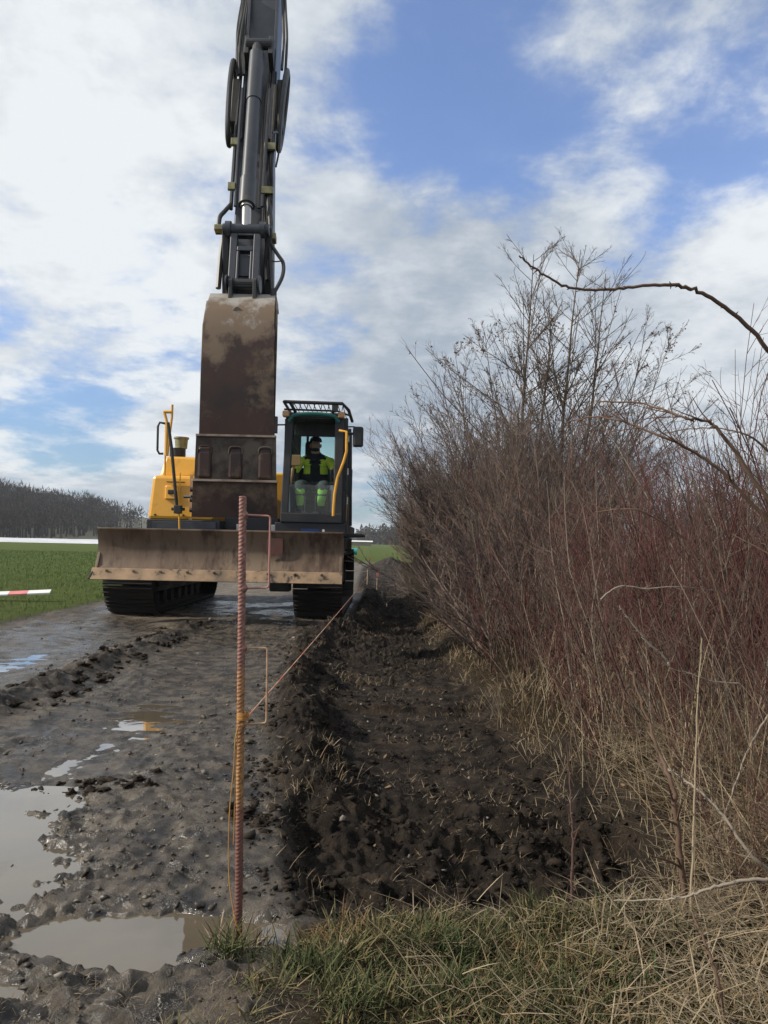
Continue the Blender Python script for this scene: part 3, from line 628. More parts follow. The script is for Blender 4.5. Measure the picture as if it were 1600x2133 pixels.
# guard rails on the right-hand side
def rail(name, pts, r, m, par=EX, Y=10.45):
    pts = [P(a, c, Y if len(q) == 0 else q[0]) for a, c, *q in pts]
    return MB().tube(pts, r, 8).build(name, M[m], par, smooth=True)
rail('hand_rail', [(359, 843), (358, 870), (352, 915), (349, 950)], .017, 'yellow')
rail('hand_rail', [(342, 857), (348, 880), (346, 950)], .020, 'yellow')
rail('hand_rail', [(342, 858), (358, 858)], .022, 'yellow')
rail('hand_rail', [(346, 868), (344, 960), (343, 990)], .013, 'yellow')
rail('mirror_bracket', [(344, 882), (333, 880), (329, 888), (328, 938), (332, 945), (340, 945)], .016, 'black')
rail('lever_rod', [(350, 880), (357, 930), (362, 985), (367, 1040), (371, 1070)], .022, 'hose', Y=10.25)
b = MB(); p = P(371, 1062, 10.2); b.box((p.x-.05, p.y-.04, p.z-.05), (p.x+.05, p.y+.04, p.z+.06)); b.box((p.x-.09, p.y-.02, p.z-.01), (p.x+.09, p.y+.02, p.z+.03)); b.build('rod_clamp', M['black'], EX, bevel=.01)
rail('lever_rod', [(373, 1070), (374, 1108)], .012, 'yellow', Y=10.2)
rail('lever_rod', [(376, 985), (371, 1060)], .008, 'yellow', Y=10.25)

# ---- cab
cab = None
XL, XR, YF, YR, ZB, ZT = -1.38, -.555, 10.2, 11.75, 1.19, 2.72
b = MB()
def post(x0, y0, x1, y1, wx, wy, z0=ZB, z1=ZT-.10):
    b.hexa([(x0, y0, z0), (x0+wx, y0, z0), (x0+wx, y0+wy, z0), (x0, y0+wy, z0)], [(x1, y1, z1), (x1+wx, y1, z1), (x1+wx, y1+wy, z1), (x1, y1+wy, z1)])
post(XL, YF, XL+.03, YF+.10, .10, .09); post(XR-.12, YF, XR-.13, YF+.10, .12, .09)
post(XL-.02, YR-.1, XL, YR-.1, .09, .1); post(XR-.02, YR-.1, XR-.05, YR-.1, .09, .1)
post(XR-.02, YF+.80, XR-.05, YF+.80, .05, .08)
b.box((XL, YF, ZB), (XR, YF+.08, ZB+.13)); b.box((XL, YR-.08, ZB), (XR+.06, YR, 2.06)); b.box((XL, YF+.10, ZB), (XL+.05, YR, 1.75))
b.box((XL+.02, YR-.07, 2.60), (XR+.03, YR, 2.68))
b.box((XR-.03, YF+.1, ZB), (XR+.03, YR-.05, 1.62))
cab = b.build('cab', M['dark'], EX, bevel=.012)
b = MB(); b.hexa([(XL+.02, YF+.08, 2.59), (XR-.02, YF+.08, 2.59), (XR+.02, YR, 2.62), (XL, YR, 2.62)], [(XL+.07, YF+.13, 2.69), (XR-.07, YF+.13, 2.69), (XR-.03, YR-.05, 2.71), (XL+.05, YR-.05, 2.71)])
b.build('roof', M['dark'], cab, bevel=.03)
b = MB(); b.tube(spline([(XL+.08, YF+.07, 2.55), (XL+.14, YF+.05, 2.625), (XL+.30, YF+.04, 2.65), (XR-.30, YF+.04, 2.65), (XR-.14, YF+.05, 2.625), (XR-.08, YF+.07, 2.55)]), .028, 8); b.build('roof_trim', M['teal'], cab, smooth=True)
b = MB(); b.box((XL+.10, YF+.55, 2.42), (XR-.12, YF+.60, 2.64)); b.build('sun_visor', M['black'], cab, bevel=.01)
MB().box((XL+.05, YF+.09, ZB+.08), (XR-.04, YR-.08, ZB+.12)).build('floor', M['black'], cab)
MB().box((XL+.10, YF+.045, 1.325), (XR-.125, YF+.053, 1.70)).build('lower_windscreen', M['glass2'], cab)
MB().box((XL+.07, YR-.05, 2.06), (XR-.02, YR-.044, 2.60)).build('rear_window', M['glass'], cab)
MB().box((XR-.012, YF+.15, 1.62), (XR-.006, YR-.1, 2.6)).build('side_window', M['glass'], cab)
MB().box((XL+.012, YF+.15, 1.75), (XL+.018, YR-.1, 2.6)).build('side_window', M['glass'], cab)
MB().cyl((-1.19, YR-.05, 2.06), (-1.19, YR-.05, 2.6), .02, n=8).build('window_bar', M['armgrey'], cab)
# roof guard
g = MB(); gz = 2.785
g.tube([(XL+.01, YF+.02, gz+.02), (XR-.03, YF+.02, gz+.01), (XR+.04, YF+.3, gz-.03), (XR+.05, YR-.3, gz-.03)], .024, 8)
g.tube([(XL+.01, YF+.02, gz+.02), (XL, YR-.2, gz)], .02, 8); g.tube([(XL+.01, YF+.06, gz-.075), (XR-.10, YF+.06, gz-.085), (XR+.05, YF+.3, gz-.1)], .014, 6)
for k in range(8): x = XL+.12+k*.095; g.tube([(x, YF+.06, gz-.08), (x+.02, YF+.03, gz)], .006, 5)
for k in range(12): x = XL+.08+k*.065; g.tube([(x, YF+.04, gz), (x, YR-.3, gz-.01)], .006, 5)
g.tube([(XL+.16, YF+.1, 2.68), (XL+.10, YF+.02, gz)], .022, 6); g.tube([(XR-.16, YF+.1, 2.68), (XR-.12, YF+.02, gz)], .022, 6)
g.box((XR-.17, YF+.0, 2.69), (XR-.09, YF+.06, 2.77))
g.build('roof_guard', M['black'], cab, smooth=False)
for x in (XL+.03, XR-.05): MB().box((x-.04, YF+.02, 2.605), (x+.05, YF+.12, 2.69)).build('work_light', M['amber'], cab, bevel=.02)
# grab rail, mirrors, wiper
rail('grab_rail', [(707, 897, 10.15), (722, 899, 10.1), (722, 940, 10.1), (716, 962, 10.1), (703, 995, 10.1), (697, 1030, 10.1), (694, 1075, 10.1)], .019, 'yellow', cab)
rail('door_rail', [(713, 1040, 10.4), (711, 1085, 10.4)], .012, 'yellow', cab); rail('door_rail', [(722, 1035, 10.6), (720, 1085, 10.6)], .012, 'yellow', cab)
b = MB(); p = P(746, 910, 10.3); b.box((p.x-.072, p.y-.03, p.z-.14), (p.x+.072, p.y+.03, p.z+.14)); mi = b.build('mirror', M['black'], cab, bevel=.035)
rail('mirror_arm', [(724, 889, 10.3), (738, 889, 10.3), (744, 893, 10.3)], .010, 'black', cab); rail('mirror_arm', [(724, 902, 10.3), (738, 904, 10.3)], .018, 'black', cab)
b = MB(); p = P(571, 885, 10.0); b.box((p.x-.05, p.y-.03, p.z-.11), (p.x+.045, p.y+.03, p.z+.11)); b.tube([p, (XL+.03, YF+.1, p.z+.05)], .012, 6); b.build('mirror', M['black'], cab, bevel=.02)
b = MB(); b.box((XR-.03, YF+.12, 1.2), (XR+.045, YF+.2, 2.62)); b.build('door_post', M['black'], cab, bevel=.01)
for z in (1.45, 1.85, 2.3): MB().cyl((XR+.05, YF+.16, z), (XR+.05, YF+.16, z+.09), .018, n=8).build('hinge', M['steel'], cab)
# seat, consoles, joysticks, steering column
b = MB(); b.box((-1.26, 11.0, 1.50), (-.80, 11.45, 1.64)); b.hexa([(-1.25, 11.38, 1.60), (-.81, 11.38, 1.60), (-.81, 11.5, 1.60), (-1.25, 11.5, 1.60)], [(-1.21, 11.46, 2.18), (-.85, 11.46, 2.18), (-.85, 11.56, 2.18), (-1.21, 11.56, 2.18)])
b.box((-1.20, 11.42, 2.20), (-.98, 11.52, 2.44)); b.box((-1.15, 11.1, 1.30), (-.90, 11.4, 1.5)); b.build('seat', M['black'], cab, bevel=.04)
for x in (-1.30, -.78):
    b = MB(); b.box((x-.03, 10.75, 1.32), (x+.08, 11.3, 1.78)); b.build('console', M['dark'], cab, bevel=.02)
    b = MB(); b.cyl((x+.03, 10.82, 1.76), (x+.03, 10.79, 1.90), .014, n=8); b.cyl((x+.03, 10.79, 1.88), (x+.03, 10.78, 1.96), .024, n=10); b.build('joystick', M['black'], cab, smooth=True)
b = MB(); b.box((-1.33, 10.62, 1.99), (-1.17, 10.66, 2.14)); b.tube([(-1.32, 10.7, 1.7), (-1.27, 10.66, 2.0)], .02, 6); b.build('monitor', M['amber'], cab, bevel=.02)
b = MB(); b.tube(spline([(-1.34, 10.4, 2.35), (-1.28, 10.42, 2.30), (-1.21, 10.46, 2.16)]), .018, 8); b.box((-1.31, 10.42, 2.46), (-1.22, 10.46, 2.52)); b.build('fan', M['black'], cab)
b = MB()
for x in (-1.08, -.93):
    b.tube([(x, 10.45, 1.31), (x, 10.42, 1.58)], .012, 6); b.box((x-.04, 10.40, 1.32), (x+.04, 10.50, 1.345))
b.build('pedal', M['steel'], cab)

# ---- boom, stick, cylinder, bucket (arm plane leans slightly)
def ax(Y, off=0): return -1.335-(Y-7)*.082+off
def AP(off, Y, z): return Vector((ax(Y, off), Y, z))
apf = lambda x, y, z: tuple(AP(x, y, z))
b = MB(); b.prism([(11.3, 1.3), (11.0, 1.9), (10.55, 4.2), (10.1, 5.7), (9.2, 7.0), (8.45, 7.7), (8.55, 7.95), (9.5, 7.5), (10.7, 6.1), (11.25, 4.3), (11.45, 2.2), (11.5, 1.5)], -.34, .0, apf)
boom = b.build('boom', M['armgrey'], EX, bevel=.02)
for s in (-.42, -.02):
    b = MB(); b.cyl(AP(s, 10.5, 1.5), AP(s, 10.2, 2.7), .07, n=16); b.cyl(AP(s, 10.2, 2.7), AP(s, 10.15, 4.2), .04, n=12); b.build('boom_cylinder', M['armgrey'], EX, smooth=True)
b = MB(); prof = [(7.30, 3.22), (7.22, 3.36), (7.34, 3.75), (7.72, 5.0), (8.03, 6.0), (8.25, 6.9), (8.30, 7.6), (8.75, 7.9), (8.98, 7.4), (8.75, 6.4), (8.45, 5.4), (7.95, 4.1), (7.55, 3.3), (7.45, 3.2)]
b.prism(prof, -.165, .165, apf); stick = b.build('stick', M['armgrey'], EX, bevel=.015)
b = MB()
for s in (-.165, .135): b.prism([(7.70, 5.02), (8.01, 6.02), (8.23, 6.95), (8.17, 6.95), (7.96, 6.02), (7.64, 5.02)], s, s+.03, apf)
b.build('front_flange', M['armgrey'], stick, bevel=.003)
# nose boss and side plates with links
b = MB()
for s in (-.235, .165): b.prism([(7.28, 3.2), (7.20, 3.4), (7.10, 3.88), (7.22, 3.95), (7.5, 3.85), (7.62, 3.35)], s, s+.07, apf)
b.build('nose_plate', M['dark'], stick, bevel=.012)
b = MB(); b.cyl(AP(-.215, 7.06, 3.84), AP(.215, 7.06, 3.84), .052, n=18); 
for s in (-.19, .13): b.cyl(AP(s, 7.06, 3.84), AP(s+.05, 7.06, 3.84), .075, n=18)
b.build('rocker_pin', M['armgrey'], stick, smooth=True)
# H link with three openings (built as a frame round holes)
b = MB(); hw = .142
def hl(x0, x1, t0, t1):   # t 0 top .. 1 bottom, link leaning
    f = lambda t: (7.03-.13*t, 3.84-.60*t)
    (ya, za), (yb, zb) = f(t0), f(t1)
    b.hexa([AP(x0, yb, zb), AP(x1, yb, zb), AP(x1, yb+.10, zb), AP(x0, yb+.10, zb)], [AP(x0, ya, za), AP(x1, ya, za), AP(x1, ya+.10, za), AP(x0, ya+.10, za)])
hl(-hw, -.075, .08, .98); hl(.075, hw, .08, .98)
hl(-.075, .075, .30, .38); hl(-.075, .075, .86, .98); hl(-.075, .075, .08, .12)
for s in (-1, 1): hl(*sorted((s*.05, s*.075)), .38, .86)
lk = b.build('bucket_link', M['armgrey'], stick, bevel=.008)
b = MB(); b.hexa([AP(-.05, 6.99, 3.38), AP(.05, 6.99, 3.38), AP(.05, 7.03, 3.38), AP(-.05, 7.03, 3.38)], [AP(-.05, 7.02, 3.56), AP(.05, 7.02, 3.56), AP(.05, 7.06, 3.56), AP(-.05, 7.06, 3.56)]); b.build('link_web', M['armgrey'], lk)
for s in (-.158, hw): MB().cyl(AP(s, 6.93, 3.28), AP(s+.016, 6.93, 3.28), .08, n=16).build('link_boss', M['armgrey'], lk, smooth=True)
# bucket cylinder
A0 = AP(-.01, 7.70, 5.93); A1 = AP(-.005, 7.08, 4.07); A2 = AP(0, 7.06, 3.86)
d = (A1-A0)
b = MB(); b.cyl(A0, A0+d*.33, .076, n=20); b.cyl(A0+d*.33, A0+d*.84, .068, n=20); b.cyl(A0+d*.84, A0+d*.995, .078, n=20)
cy = b.build('bucket_cylinder', M['armgrey'], stick, smooth=True)
b = MB(); b.cyl(A0+d*.995, A0+d*1.01, .058, n=18); b.build('gland_ring', M['steel'], cy, smooth=True)
b = MB(); b.cyl(A0+d*1.0, A2, .045, n=14); b.build('cylinder_rod', M['steel'], cy, smooth=True)
b = MB(); b.cyl(AP(-.13, 7.76, 6.08), AP(.13, 7.76, 6.08), .055, n=16); b.cyl(A0, AP(-.01, 7.76, 6.06), .055, n=14); b.prism([(7.70, 5.95), (7.8, 6.2), (8.05, 6.2), (8.05, 5.9)], -.15, -.10, apf); b.prism([(7.70, 5.95), (7.8, 6.2), (8.05, 6.2), (8.05, 5.9)], .10, .15, apf)
b.build('cylinder_lug', M['dark'], stick, bevel=.006)
r5 = np.random.default_rng(31)
# steel pipes and hoses along the stick
def run(name, pts, r, m='hose', n=7, par=stick, sm=5):
    return MB().tube(spline([AP(*p) for p in pts], sm), r, n).build(name, M[m], par, smooth=True)
run('steel_pipe', [(-.20, 7.95, 5.9), (-.205, 7.72, 5.1), (-.20, 7.45, 4.2)], .020, 'dark')
run('steel_pipe', [(-.155, 7.75, 5.6), (-.155, 7.55, 4.9), (-.15, 7.38, 4.2)], .016, 'armgrey')
run('steel_pipe', [(.13, 7.75, 5.6), (.12, 7.55, 4.9), (.115, 7.38, 4.2)], .017, 'armgrey')
run('steel_pipe', [(.185, 7.85, 5.7), (.18, 7.62, 4.9), (.175, 7.4, 4.1)], .022, 'hose')
run('steel_pipe', [(.095, 7.66, 5.5), (.09, 7.45, 4.8), (.09, 7.3, 4.15)], .014, 'hose')
# hoses hanging beside the upper stick
for s, o in ((-.20, 0), (-.225, .05), (.215, 0), (.245, .06)):
    run('hose', [(s*.85, 8.3, 7.2), (s, 8.15, 6.7), (s*1.12, 8.0, 6.3), (s*1.1, 7.9+o, 5.9)], .015)
# looping hose bundles at the stick side, in the side plane
for s, z0, z1, tilt in ((-.285, 5.02, 6.05, 0.0), (.29, 4.98, 5.95, -.06)):
    for k in range(2):
        o = .035*k
        pts = []
        for q in range(25):
            a = 2*math.pi*q/24; pts.append(AP(s*(1+.02*k)+tilt*(1-math.sin(a))*.5, 7.9+(z1-z0)*.12*math.sin(a)+(.20-o)*math.cos(a), (z0+z1)/2+((z1-z0)/2-o)*math.sin(a)))
        MB().tube(pts, .026, 8, caps=False).build('hose_loop', M['hose'], stick, smooth=True)
for s in (-.24, .23):
    b = MB(); b.prism([(7.75, 5.25), (7.9, 5.8), (8.05, 5.75), (7.9, 5.2)], s-.04, s+.04, apf); b.build('valve_block', M['black'], stick, bevel=.01)
for k, (s0, s1, z) in enumerate(((-.235, -.15, 4.95), (.10, .215, 4.90), (-.235, -.16, 4.42), (.09, .215, 4.38))):
    Y = 7.60+(z-4.9)*.30; b = MB(); b.prism([(Y-.05, z-.035), (Y-.05, z+.035), (Y, z+.035), (Y, z-.035)], s0, s1, apf); b.build('pipe_clamp', M['brass'], stick, bevel=.004)
run('hose', [(-.20, 7.45, 4.25), (-.25, 7.38, 4.15), (-.285, 7.3, 4.05), (-.29, 7.25, 3.88)], .022)
b = MB(); b.prism([(7.16, 3.88), (7.16, 3.93), (7.3, 3.93), (7.3, 3.88)], -.32, -.22, apf); b.prism([(7.16, 3.80), (7.16, 3.86), (7.3, 3.86), (7.3, 3.80)], .19, .27, apf); b.build('hose_fitting', M['brass'], stick, bevel=.005)
run('hose', [(.16, 7.45, 4.35), (.19, 7.35, 4.15), (.21, 7.28, 3.95), (.20, 7.2, 3.7), (.21, 7.15, 3.4)], .024)
run('hose', [(-.24, 7.22, 3.8), (-.25, 7.18, 3.6), (-.255, 7.12, 3.3)], .026)
run('hose', [(.20, 7.3, 4.9), (.24, 7.5, 5.0), (.255, 7.52, 4.85), (.23, 7.48, 4.65)], .010)
for k in range(5):
    q = r5.uniform(-.02, .02, 4); o = .018*k
    run('hose', [(.10+o, 7.95+q[0], 5.9), (.11+o+q[1], 7.78, 5.4), (.10+o, 7.62+q[2], 4.9), (.12+o+q[3], 7.45, 4.4), (.13+o, 7.32, 4.0)], .011)
    run('hose', [(-.24+o, 8.2+q[0], 6.9), (-.25+o+q[1], 8.05, 6.4), (-.22+o, 7.85+q[2], 5.8)], .011)
# coupler hoses looping out to the right
run('hose', [(.22, 7.15, 3.75), (.30, 7.1, 3.62), (.355, 7.05, 3.52), (.35, 7.0, 3.38), (.285, 6.95, 3.22)], .018)
run('hose', [(.22, 7.15, 3.72), (.235, 7.1, 3.5), (.255, 7.0, 3.3), (.265, 6.95, 3.2)], .020)
run('cable', [(.20, 7.15, 3.78), (.27, 7.1, 3.66), (.33, 7.05, 3.55)], .006); run('cable', [(.20, 7.15, 3.62), (.26, 7.1, 3.56), (.34, 7.03, 3.54)], .006)
b = MB(); b.cyl(AP(.275, 6.95, 3.24), AP(.275, 6.94, 3.16), .032, n=10); b.cyl(AP(.28, 6.93, 3.1), AP(.28, 6.92, 3.04), .045, n=12); b.cyl(AP(.285, 6.91, 2.98), AP(.285, 6.90, 2.87), .04, .03, n=12); b.cyl(AP(.28, 6.94, 3.18), AP(.283, 6.91, 2.95), .018, n=8)
b.build('hose_coupling', M['black'], stick, smooth=True)
# ---- bucket
bw = lambda z: .296+(3.25-z)*.026
def bk(off, Y, z): return tuple(AP(off, Y, z))
outer = [(7.50, 3.20), (7.25, 3.235), (7.08, 3.235), (6.93, 3.19), (6.83, 3.10), (6.765, 2.97), (6.73, 2.80), (6.715, 2.6), (6.71, 2.4), (6.715, 2.2), (6.725, 2.0), (6.74, 1.85)]
def shell(out, th, w, name, m, par, x0=-1, x1=1, nseg=10):
    b = MB(); k = len(out); vs = []
    for (Y, z) in out:
        for i in range(nseg+1): vs.append(AP(w(z)*(x0+(x1-x0)*i/nseg), Y, z))
    for j, (Y, z) in enumerate(out):
        a = out[max(j-1, 0)]; c = out[min(j+1, k-1)]; ny_, nz_ = -(c[1]-a[1]), (c[0]-a[0]); l = math.hypot(ny_, nz_); ny_, nz_ = ny_/l*th, nz_/l*th
        for i in range(nseg+1): vs.append(AP(w(z)*(x0+(x1-x0)*i/nseg), Y+abs(ny_) if nz_ > -1e9 else Y, z-abs(nz_)*(1 if z > 2.8 else 0)))
    n_ = nseg+1; m0 = k*n_
    fs = [(j*n_+i, j*n_+i+1, (j+1)*n_+i+1, (j+1)*n_+i) for j in range(k-1) for i in range(nseg)]
    fs += [(m0+j*n_+i, m0+(j+1)*n_+i, m0+(j+1)*n_+i+1, m0+j*n_+i+1) for j in range(k-1) for i in range(nseg)]
    for j in range(k-1): fs += [(j*n_, (j+1)*n_, m0+(j+1)*n_, m0+j*n_), (j*n_+nseg, m0+j*n_+nseg, m0+(j+1)*n_+nseg, (j+1)*n_+nseg)]
    for i in range(nseg): fs += [(i, m0+i, m0+i+1, i+1), ((k-1)*n_+i, (k-1)*n_+i+1, m0+(k-1)*n_+i+1, m0+(k-1)*n_+i)]
    b.add(vs, fs); return b.build(name, m, par, smooth=True)
# colour of the shell: grey at the top, through tan to rust below, edges broken by noise
def bucket_mat():
    m = M['bucket']; t = m.node_tree; bs = t.nodes['Principled BSDF']; src = bs.inputs['Base Color'].links[0].from_socket
    g = t.nodes.new('ShaderNodeTexCoord'); s = t.nodes.new('ShaderNodeSeparateXYZ'); t.links.new(g.outputs['Object'], s.inputs[0])
    n = t.nodes.new('ShaderNodeTexNoise'); n.inputs['Scale'].default_value = 3.6; n.inputs['Detail'].default_value = 7; n.inputs['Roughness'].default_value = .65; t.links.new(g.outputs['Object'], n.inputs['Vector'])
    a = t.nodes.new('ShaderNodeMath'); a.operation = 'MULTIPLY_ADD'; t.links.new(n.outputs[0], a.inputs[0]); a.inputs[1].default_value = 2.0; t.links.new(s.outputs[2], a.inputs[2])
    r1 = t.nodes.new('ShaderNodeMapRange'); t.links.new(a.outputs[0], r1.inputs[0]); r1.inputs[1].default_value = 3.52; r1.inputs[2].default_value = 3.78
    r2 = t.nodes.new('ShaderNodeMapRange'); t.links.new(a.outputs[0], r2.inputs[0]); r2.inputs[1].default_value = 3.98; r2.inputs[2].default_value = 4.22
    x = t.nodes.new('ShaderNodeMix'); x.data_type = 'RGBA'; t.links.new(r1.outputs[0], x.inputs[0]); t.links.new(src, x.inputs[6]); x.inputs[7].default_value = (.17, .115, .072, 1)
    n2 = t.nodes.new('ShaderNodeMix'); n2.data_type = 'RGBA'; t.links.new(r2.outputs[0], n2.inputs[0]); t.links.new(x.outputs[2], n2.inputs[6]); n2.inputs[7].default_value = (.34, .31, .27, 1)
    t.links.new(n2.outputs[2], bs.inputs['Base Color'])
bucket_mat()
bk0 = shell(outer, .02, bw, 'bucket', M['bucket'], EX)
wp = shell([(6.70, 1.855), (6.715, 1.65), (6.73, 1.46)], .03, lambda z: bw(z)+.018, 'wear_plate', M['wearplate'], bk0)
ce = shell([(6.715, 1.475), (6.73, 1.3), (6.75, 1.14)], .035, lambda z: bw(z)+.026, 'bucket_edge', M['bucket'], bk0)
for zs_, ws_ in ((1.857, .02), (1.462, .03)):
    b = MB(); b.hexa([tuple(AP(-bw(zs_)-ws_, 6.672, zs_-.012)), tuple(AP(bw(zs_)+ws_, 6.672, zs_-.012)), tuple(AP(bw(zs_)+ws_, 6.74, zs_-.012)), tuple(AP(-bw(zs_)-ws_, 6.74, zs_-.012))], [tuple(AP(-bw(zs_)-ws_, 6.685, zs_+.010)), tuple(AP(bw(zs_)+ws_, 6.685, zs_+.010)), tuple(AP(bw(zs_)+ws_, 6.74, zs_+.010)), tuple(AP(-bw(zs_)-ws_, 6.74, zs_+.010))]); b.build('weld_seam', M['seam'], bk0, bevel=.004)  # bead along the plate joint, its edge highlight put into the colour
for xo in (-.27, .0, .26):
    b = MB(); b.prism([(6.696, 1.48), (6.692, 1.70), (6.700, 1.755), (6.74, 1.76), (6.74, 1.48)], xo-.06, xo+.06, apf); b.build('adapter_lug', M['bucket'], bk0, bevel=.025); b = MB(); b.tube(spline([AP(xo-.06, 6.70, 1.70), AP(xo-.045, 6.69, 1.755), AP(xo+.045, 6.69, 1.755), AP(xo+.06, 6.70, 1.70)]), .006, 6); b.build('lug_weld', M['wearplate'], bk0, smooth=True)
for s in (-1, 1):
    w0 = bw(2.2)*s; b = MB()
    b.prism([(7.50, 3.18), (7.1, 3.21), (6.87, 3.10), (6.76, 2.85), (6.74, 2.4), (6.755, 1.9), (6.77, 1.25), (6.86, 1.2), (7.20, 1.75), (7.48, 2.4), (7.62, 2.9)], w0-.012, w0+.012, lambda x, Y, z: tuple(AP(x-s*max(0, Y-6.78)*.11, Y, z))); b.build('bucket_side', M['bucket'], bk0, bevel=.004)
b = MB()
for s in (-.11, .11): b.prism([(7.45, 3.10), (7.42, 3.42), (7.30, 3.42), (7.10, 3.28), (6.95, 3.36), (6.86, 3.30), (6.86, 3.10)], s-.018, s+.018, apf)
b.cyl(AP(-.14, 6.93, 3.29), AP(.14, 6.93, 3.29), .04, n=12); b.cyl(AP(-.2, 7.36, 3.32), AP(.2, 7.36, 3.32), .05, n=14); b.build('bucket_ear', M['dark'], bk0, bevel=.006)
for z in (1.20, 1.29, 1.38):
    MB().cyl(AP(-.37, 6.76, z), AP(-.395, 6.76, z), .02, n=8).build('edge_stud', M['black'], bk0)
MB().cyl(AP(-.39, 6.80, 1.32), AP(-.46, 6.82, 1.32), .014, n=8).build('edge_stud', M['black'], bk0)
MB().cyl(AP(-.03, 6.800, 2.99), AP(-.03, 6.772, 2.985), .035, n=14).build('drain_cap', M['buckettop'], bk0, smooth=True)

# ---------------------------------------------------------------- operator
def skin_figure(name, pts, edges, root, sub=2, parent=None, m=None):
    me = bpy.data.meshes.new(name); me.from_pydata([p[:3] for p in pts], edges, []); o = bpy.data.objects.new(name, me); COL.objects.link(o)
    md = o.modifiers.new('skin', 'SKIN'); sv = me.skin_vertices[0].data
    for i, p in enumerate(pts):
        r_ = p[3]; sv[i].radius = (r_, r_) if not hasattr(r_, '__len__') else r_; sv[i].use_root = (i == root)
    md.use_smooth_shade = True
    s = o.modifiers.new('sub', 'SUBSURF'); s.levels = sub; s.render_levels = sub
    if parent: o.parent = parent
    if m: me.materials.append(m)
    return o
px0, py0 = -1.015, 11.18
pts = [(px0, py0+.05, 1.72, .145), (px0, py0+.08, 1.88, (.15, .12)), (px0, py0+.06, 2.04, (.165, .12)), (px0, py0+.02, 2.15, (.12, .085)), (px0, py0-.02, 2.23, .055), (px0, py0-.04, 2.31, .072), (px0, py0-.04, 2.40, .075)]
edges = [(0, 1), (1, 2), (2, 3), (3, 4), (4, 5), (5, 6)]
for s in (-1, 1):
    k = len(pts)
    hand = (px0+s*.245, 10.82, 1.93)
    pts += [(px0+s*.175, py0+.03, 2.11, .072), (px0+s*.235, py0-.02, 1.97, .058), (px0+s*.265, py0-.08, 1.87, .05), (px0+s*.255, 10.97, 1.89, .040), (px0+s*.248, 10.88, 1.915, .028), (*hand, .032)]
    edges += [(3, k), (k, k+1), (k+1, k+2), (k+2, k+3), (k+3, k+4), (k+4, k+5)]
    for q in range(4):
        f = len(pts); z = hand[2]+.03-q*.018
        pts += [(hand[0]-s*.022, hand[1]-.028, z, .009), (hand[0]-s*.04, hand[1]-.018+.003*q, z-.004, .008)]; edges += [(k+5, f), (f, f+1)]
    f = len(pts); pts += [(hand[0]-s*.02, hand[1]+.012, hand[2]+.04, .010), (hand[0]-s*.036, hand[1]-.01, hand[2]+.052, .009)]; edges += [(k+5, f), (f, f+1)]
    k = len(pts)
    kx = px0+s*.125
    pts += [(px0+s*.09, py0-.03, 1.70, .095), (kx, 10.90, 1.735, .085), (kx+s*.01, 10.66, 1.735, .066), (kx, 10.60, 1.60, .058), (kx-s*.005, 10.57, 1.46, .045), (kx-s*.005, 10.54, 1.37, .043), (kx+s*.01, 10.42, 1.345, .036)]
    edges += [(0, k), (k, k+1), (k+1, k+2), (k+2, k+3), (k+3, k+4), (k+4, k+5), (k+5, k+6)]
body = skin_figure('person', pts, edges, 0)
bpy.context.view_layer.update()
dg = bpy.context.evaluated_depsgraph_get(); me = bpy.data.meshes.new_from_object(body.evaluated_get(dg)); bpy.data.objects.remove(body)
# shape the head: face features pushed into the one body mesh
hc = Vector((px0, py0-.04, 2.36))
for v in me.vertices:
    c = v.co
    if c.z > 2.27:
        v.co.x = hc.x+(c.x-hc.x)*.93; dx = c.x-hc.x; dz = c.z-2.345
        if c.y < hc.y-.02:
            v.co.y -= .030*math.exp(-(dx/.014)**2-((dz+.012)/.022)**2)      # nose
            v.co.y += .012*math.exp(-((abs(dx)-.030)/.014)**2-((dz-.020)/.012)**2)  # eye sockets
            v.co.y -= .008*math.exp(-(dx/.03)**2-((dz+.055)/.015)**2)       # chin and lips
me.materials.clear()
for k in ('navy', 'skin', 'hivis', 'hivisg', 'greyf', 'boot'): me.materials.append(M[k])
for p in me.polygons:
    c = p.center; dx = abs(c.x-px0); i = 0
    if c.z > 2.215: i = 1
    elif c.y < 10.865 and c.z > 1.86: i = 1
    elif c.z > 1.80 and c.y > 10.85:
        i = 2 if (dx > .065 + max(0, (2.02-c.z))*.10 or c.y > py0+.05) and c.z > 1.93 else 0
        if c.z <= 1.93 and dx > .17: i = 4
        if c.z > 2.13 and dx < .13: i = 0
    elif c.z > 1.66: i = 4
    elif c.z > 1.44: i = 4 if 1.575 < c.z < 1.60 else 3
    elif c.z > 1.41: i = 0
    else: i = 5
    p.material_index = i; p.use_smooth = True
for v in me.vertices: v.co -= Vector((px0, py0, 1.64))
for v in me.vertices: v.co = Vector((v.co.x*(1.22 if v.co.z < .52 else 1.02), v.co.y, v.co.z*1.03))
person = bpy.data.objects.new('person', me); COL.objects.link(person); person.location = (px0, py0, 1.64)
tag(person, 'operator in yellow-green high-visibility clothes and dark cap seated in the excavator cab', 'person')
def ellips(c, rx, ry, rz, z0=-1, n=20, m=12):
    b = MB(); vs = []
    for j in range(m+1):
        t = math.asin(z0)+(math.pi/2-math.asin(z0))*j/m
        for i in range(n): a = 2*math.pi*i/n; vs.append((c[0]+rx*math.cos(t)*math.cos(a), c[1]+ry*math.cos(t)*math.sin(a), c[2]+rz*math.sin(t)))
    b.add(vs, [(j*n+i, j*n+(i+1) % n, (j+1)*n+(i+1) % n, (j+1)*n+i) for j in range(m) for i in range(n)]); return b
b = ellips((px0, py0-.03, 2.400), .090, .105, .078, -.05)
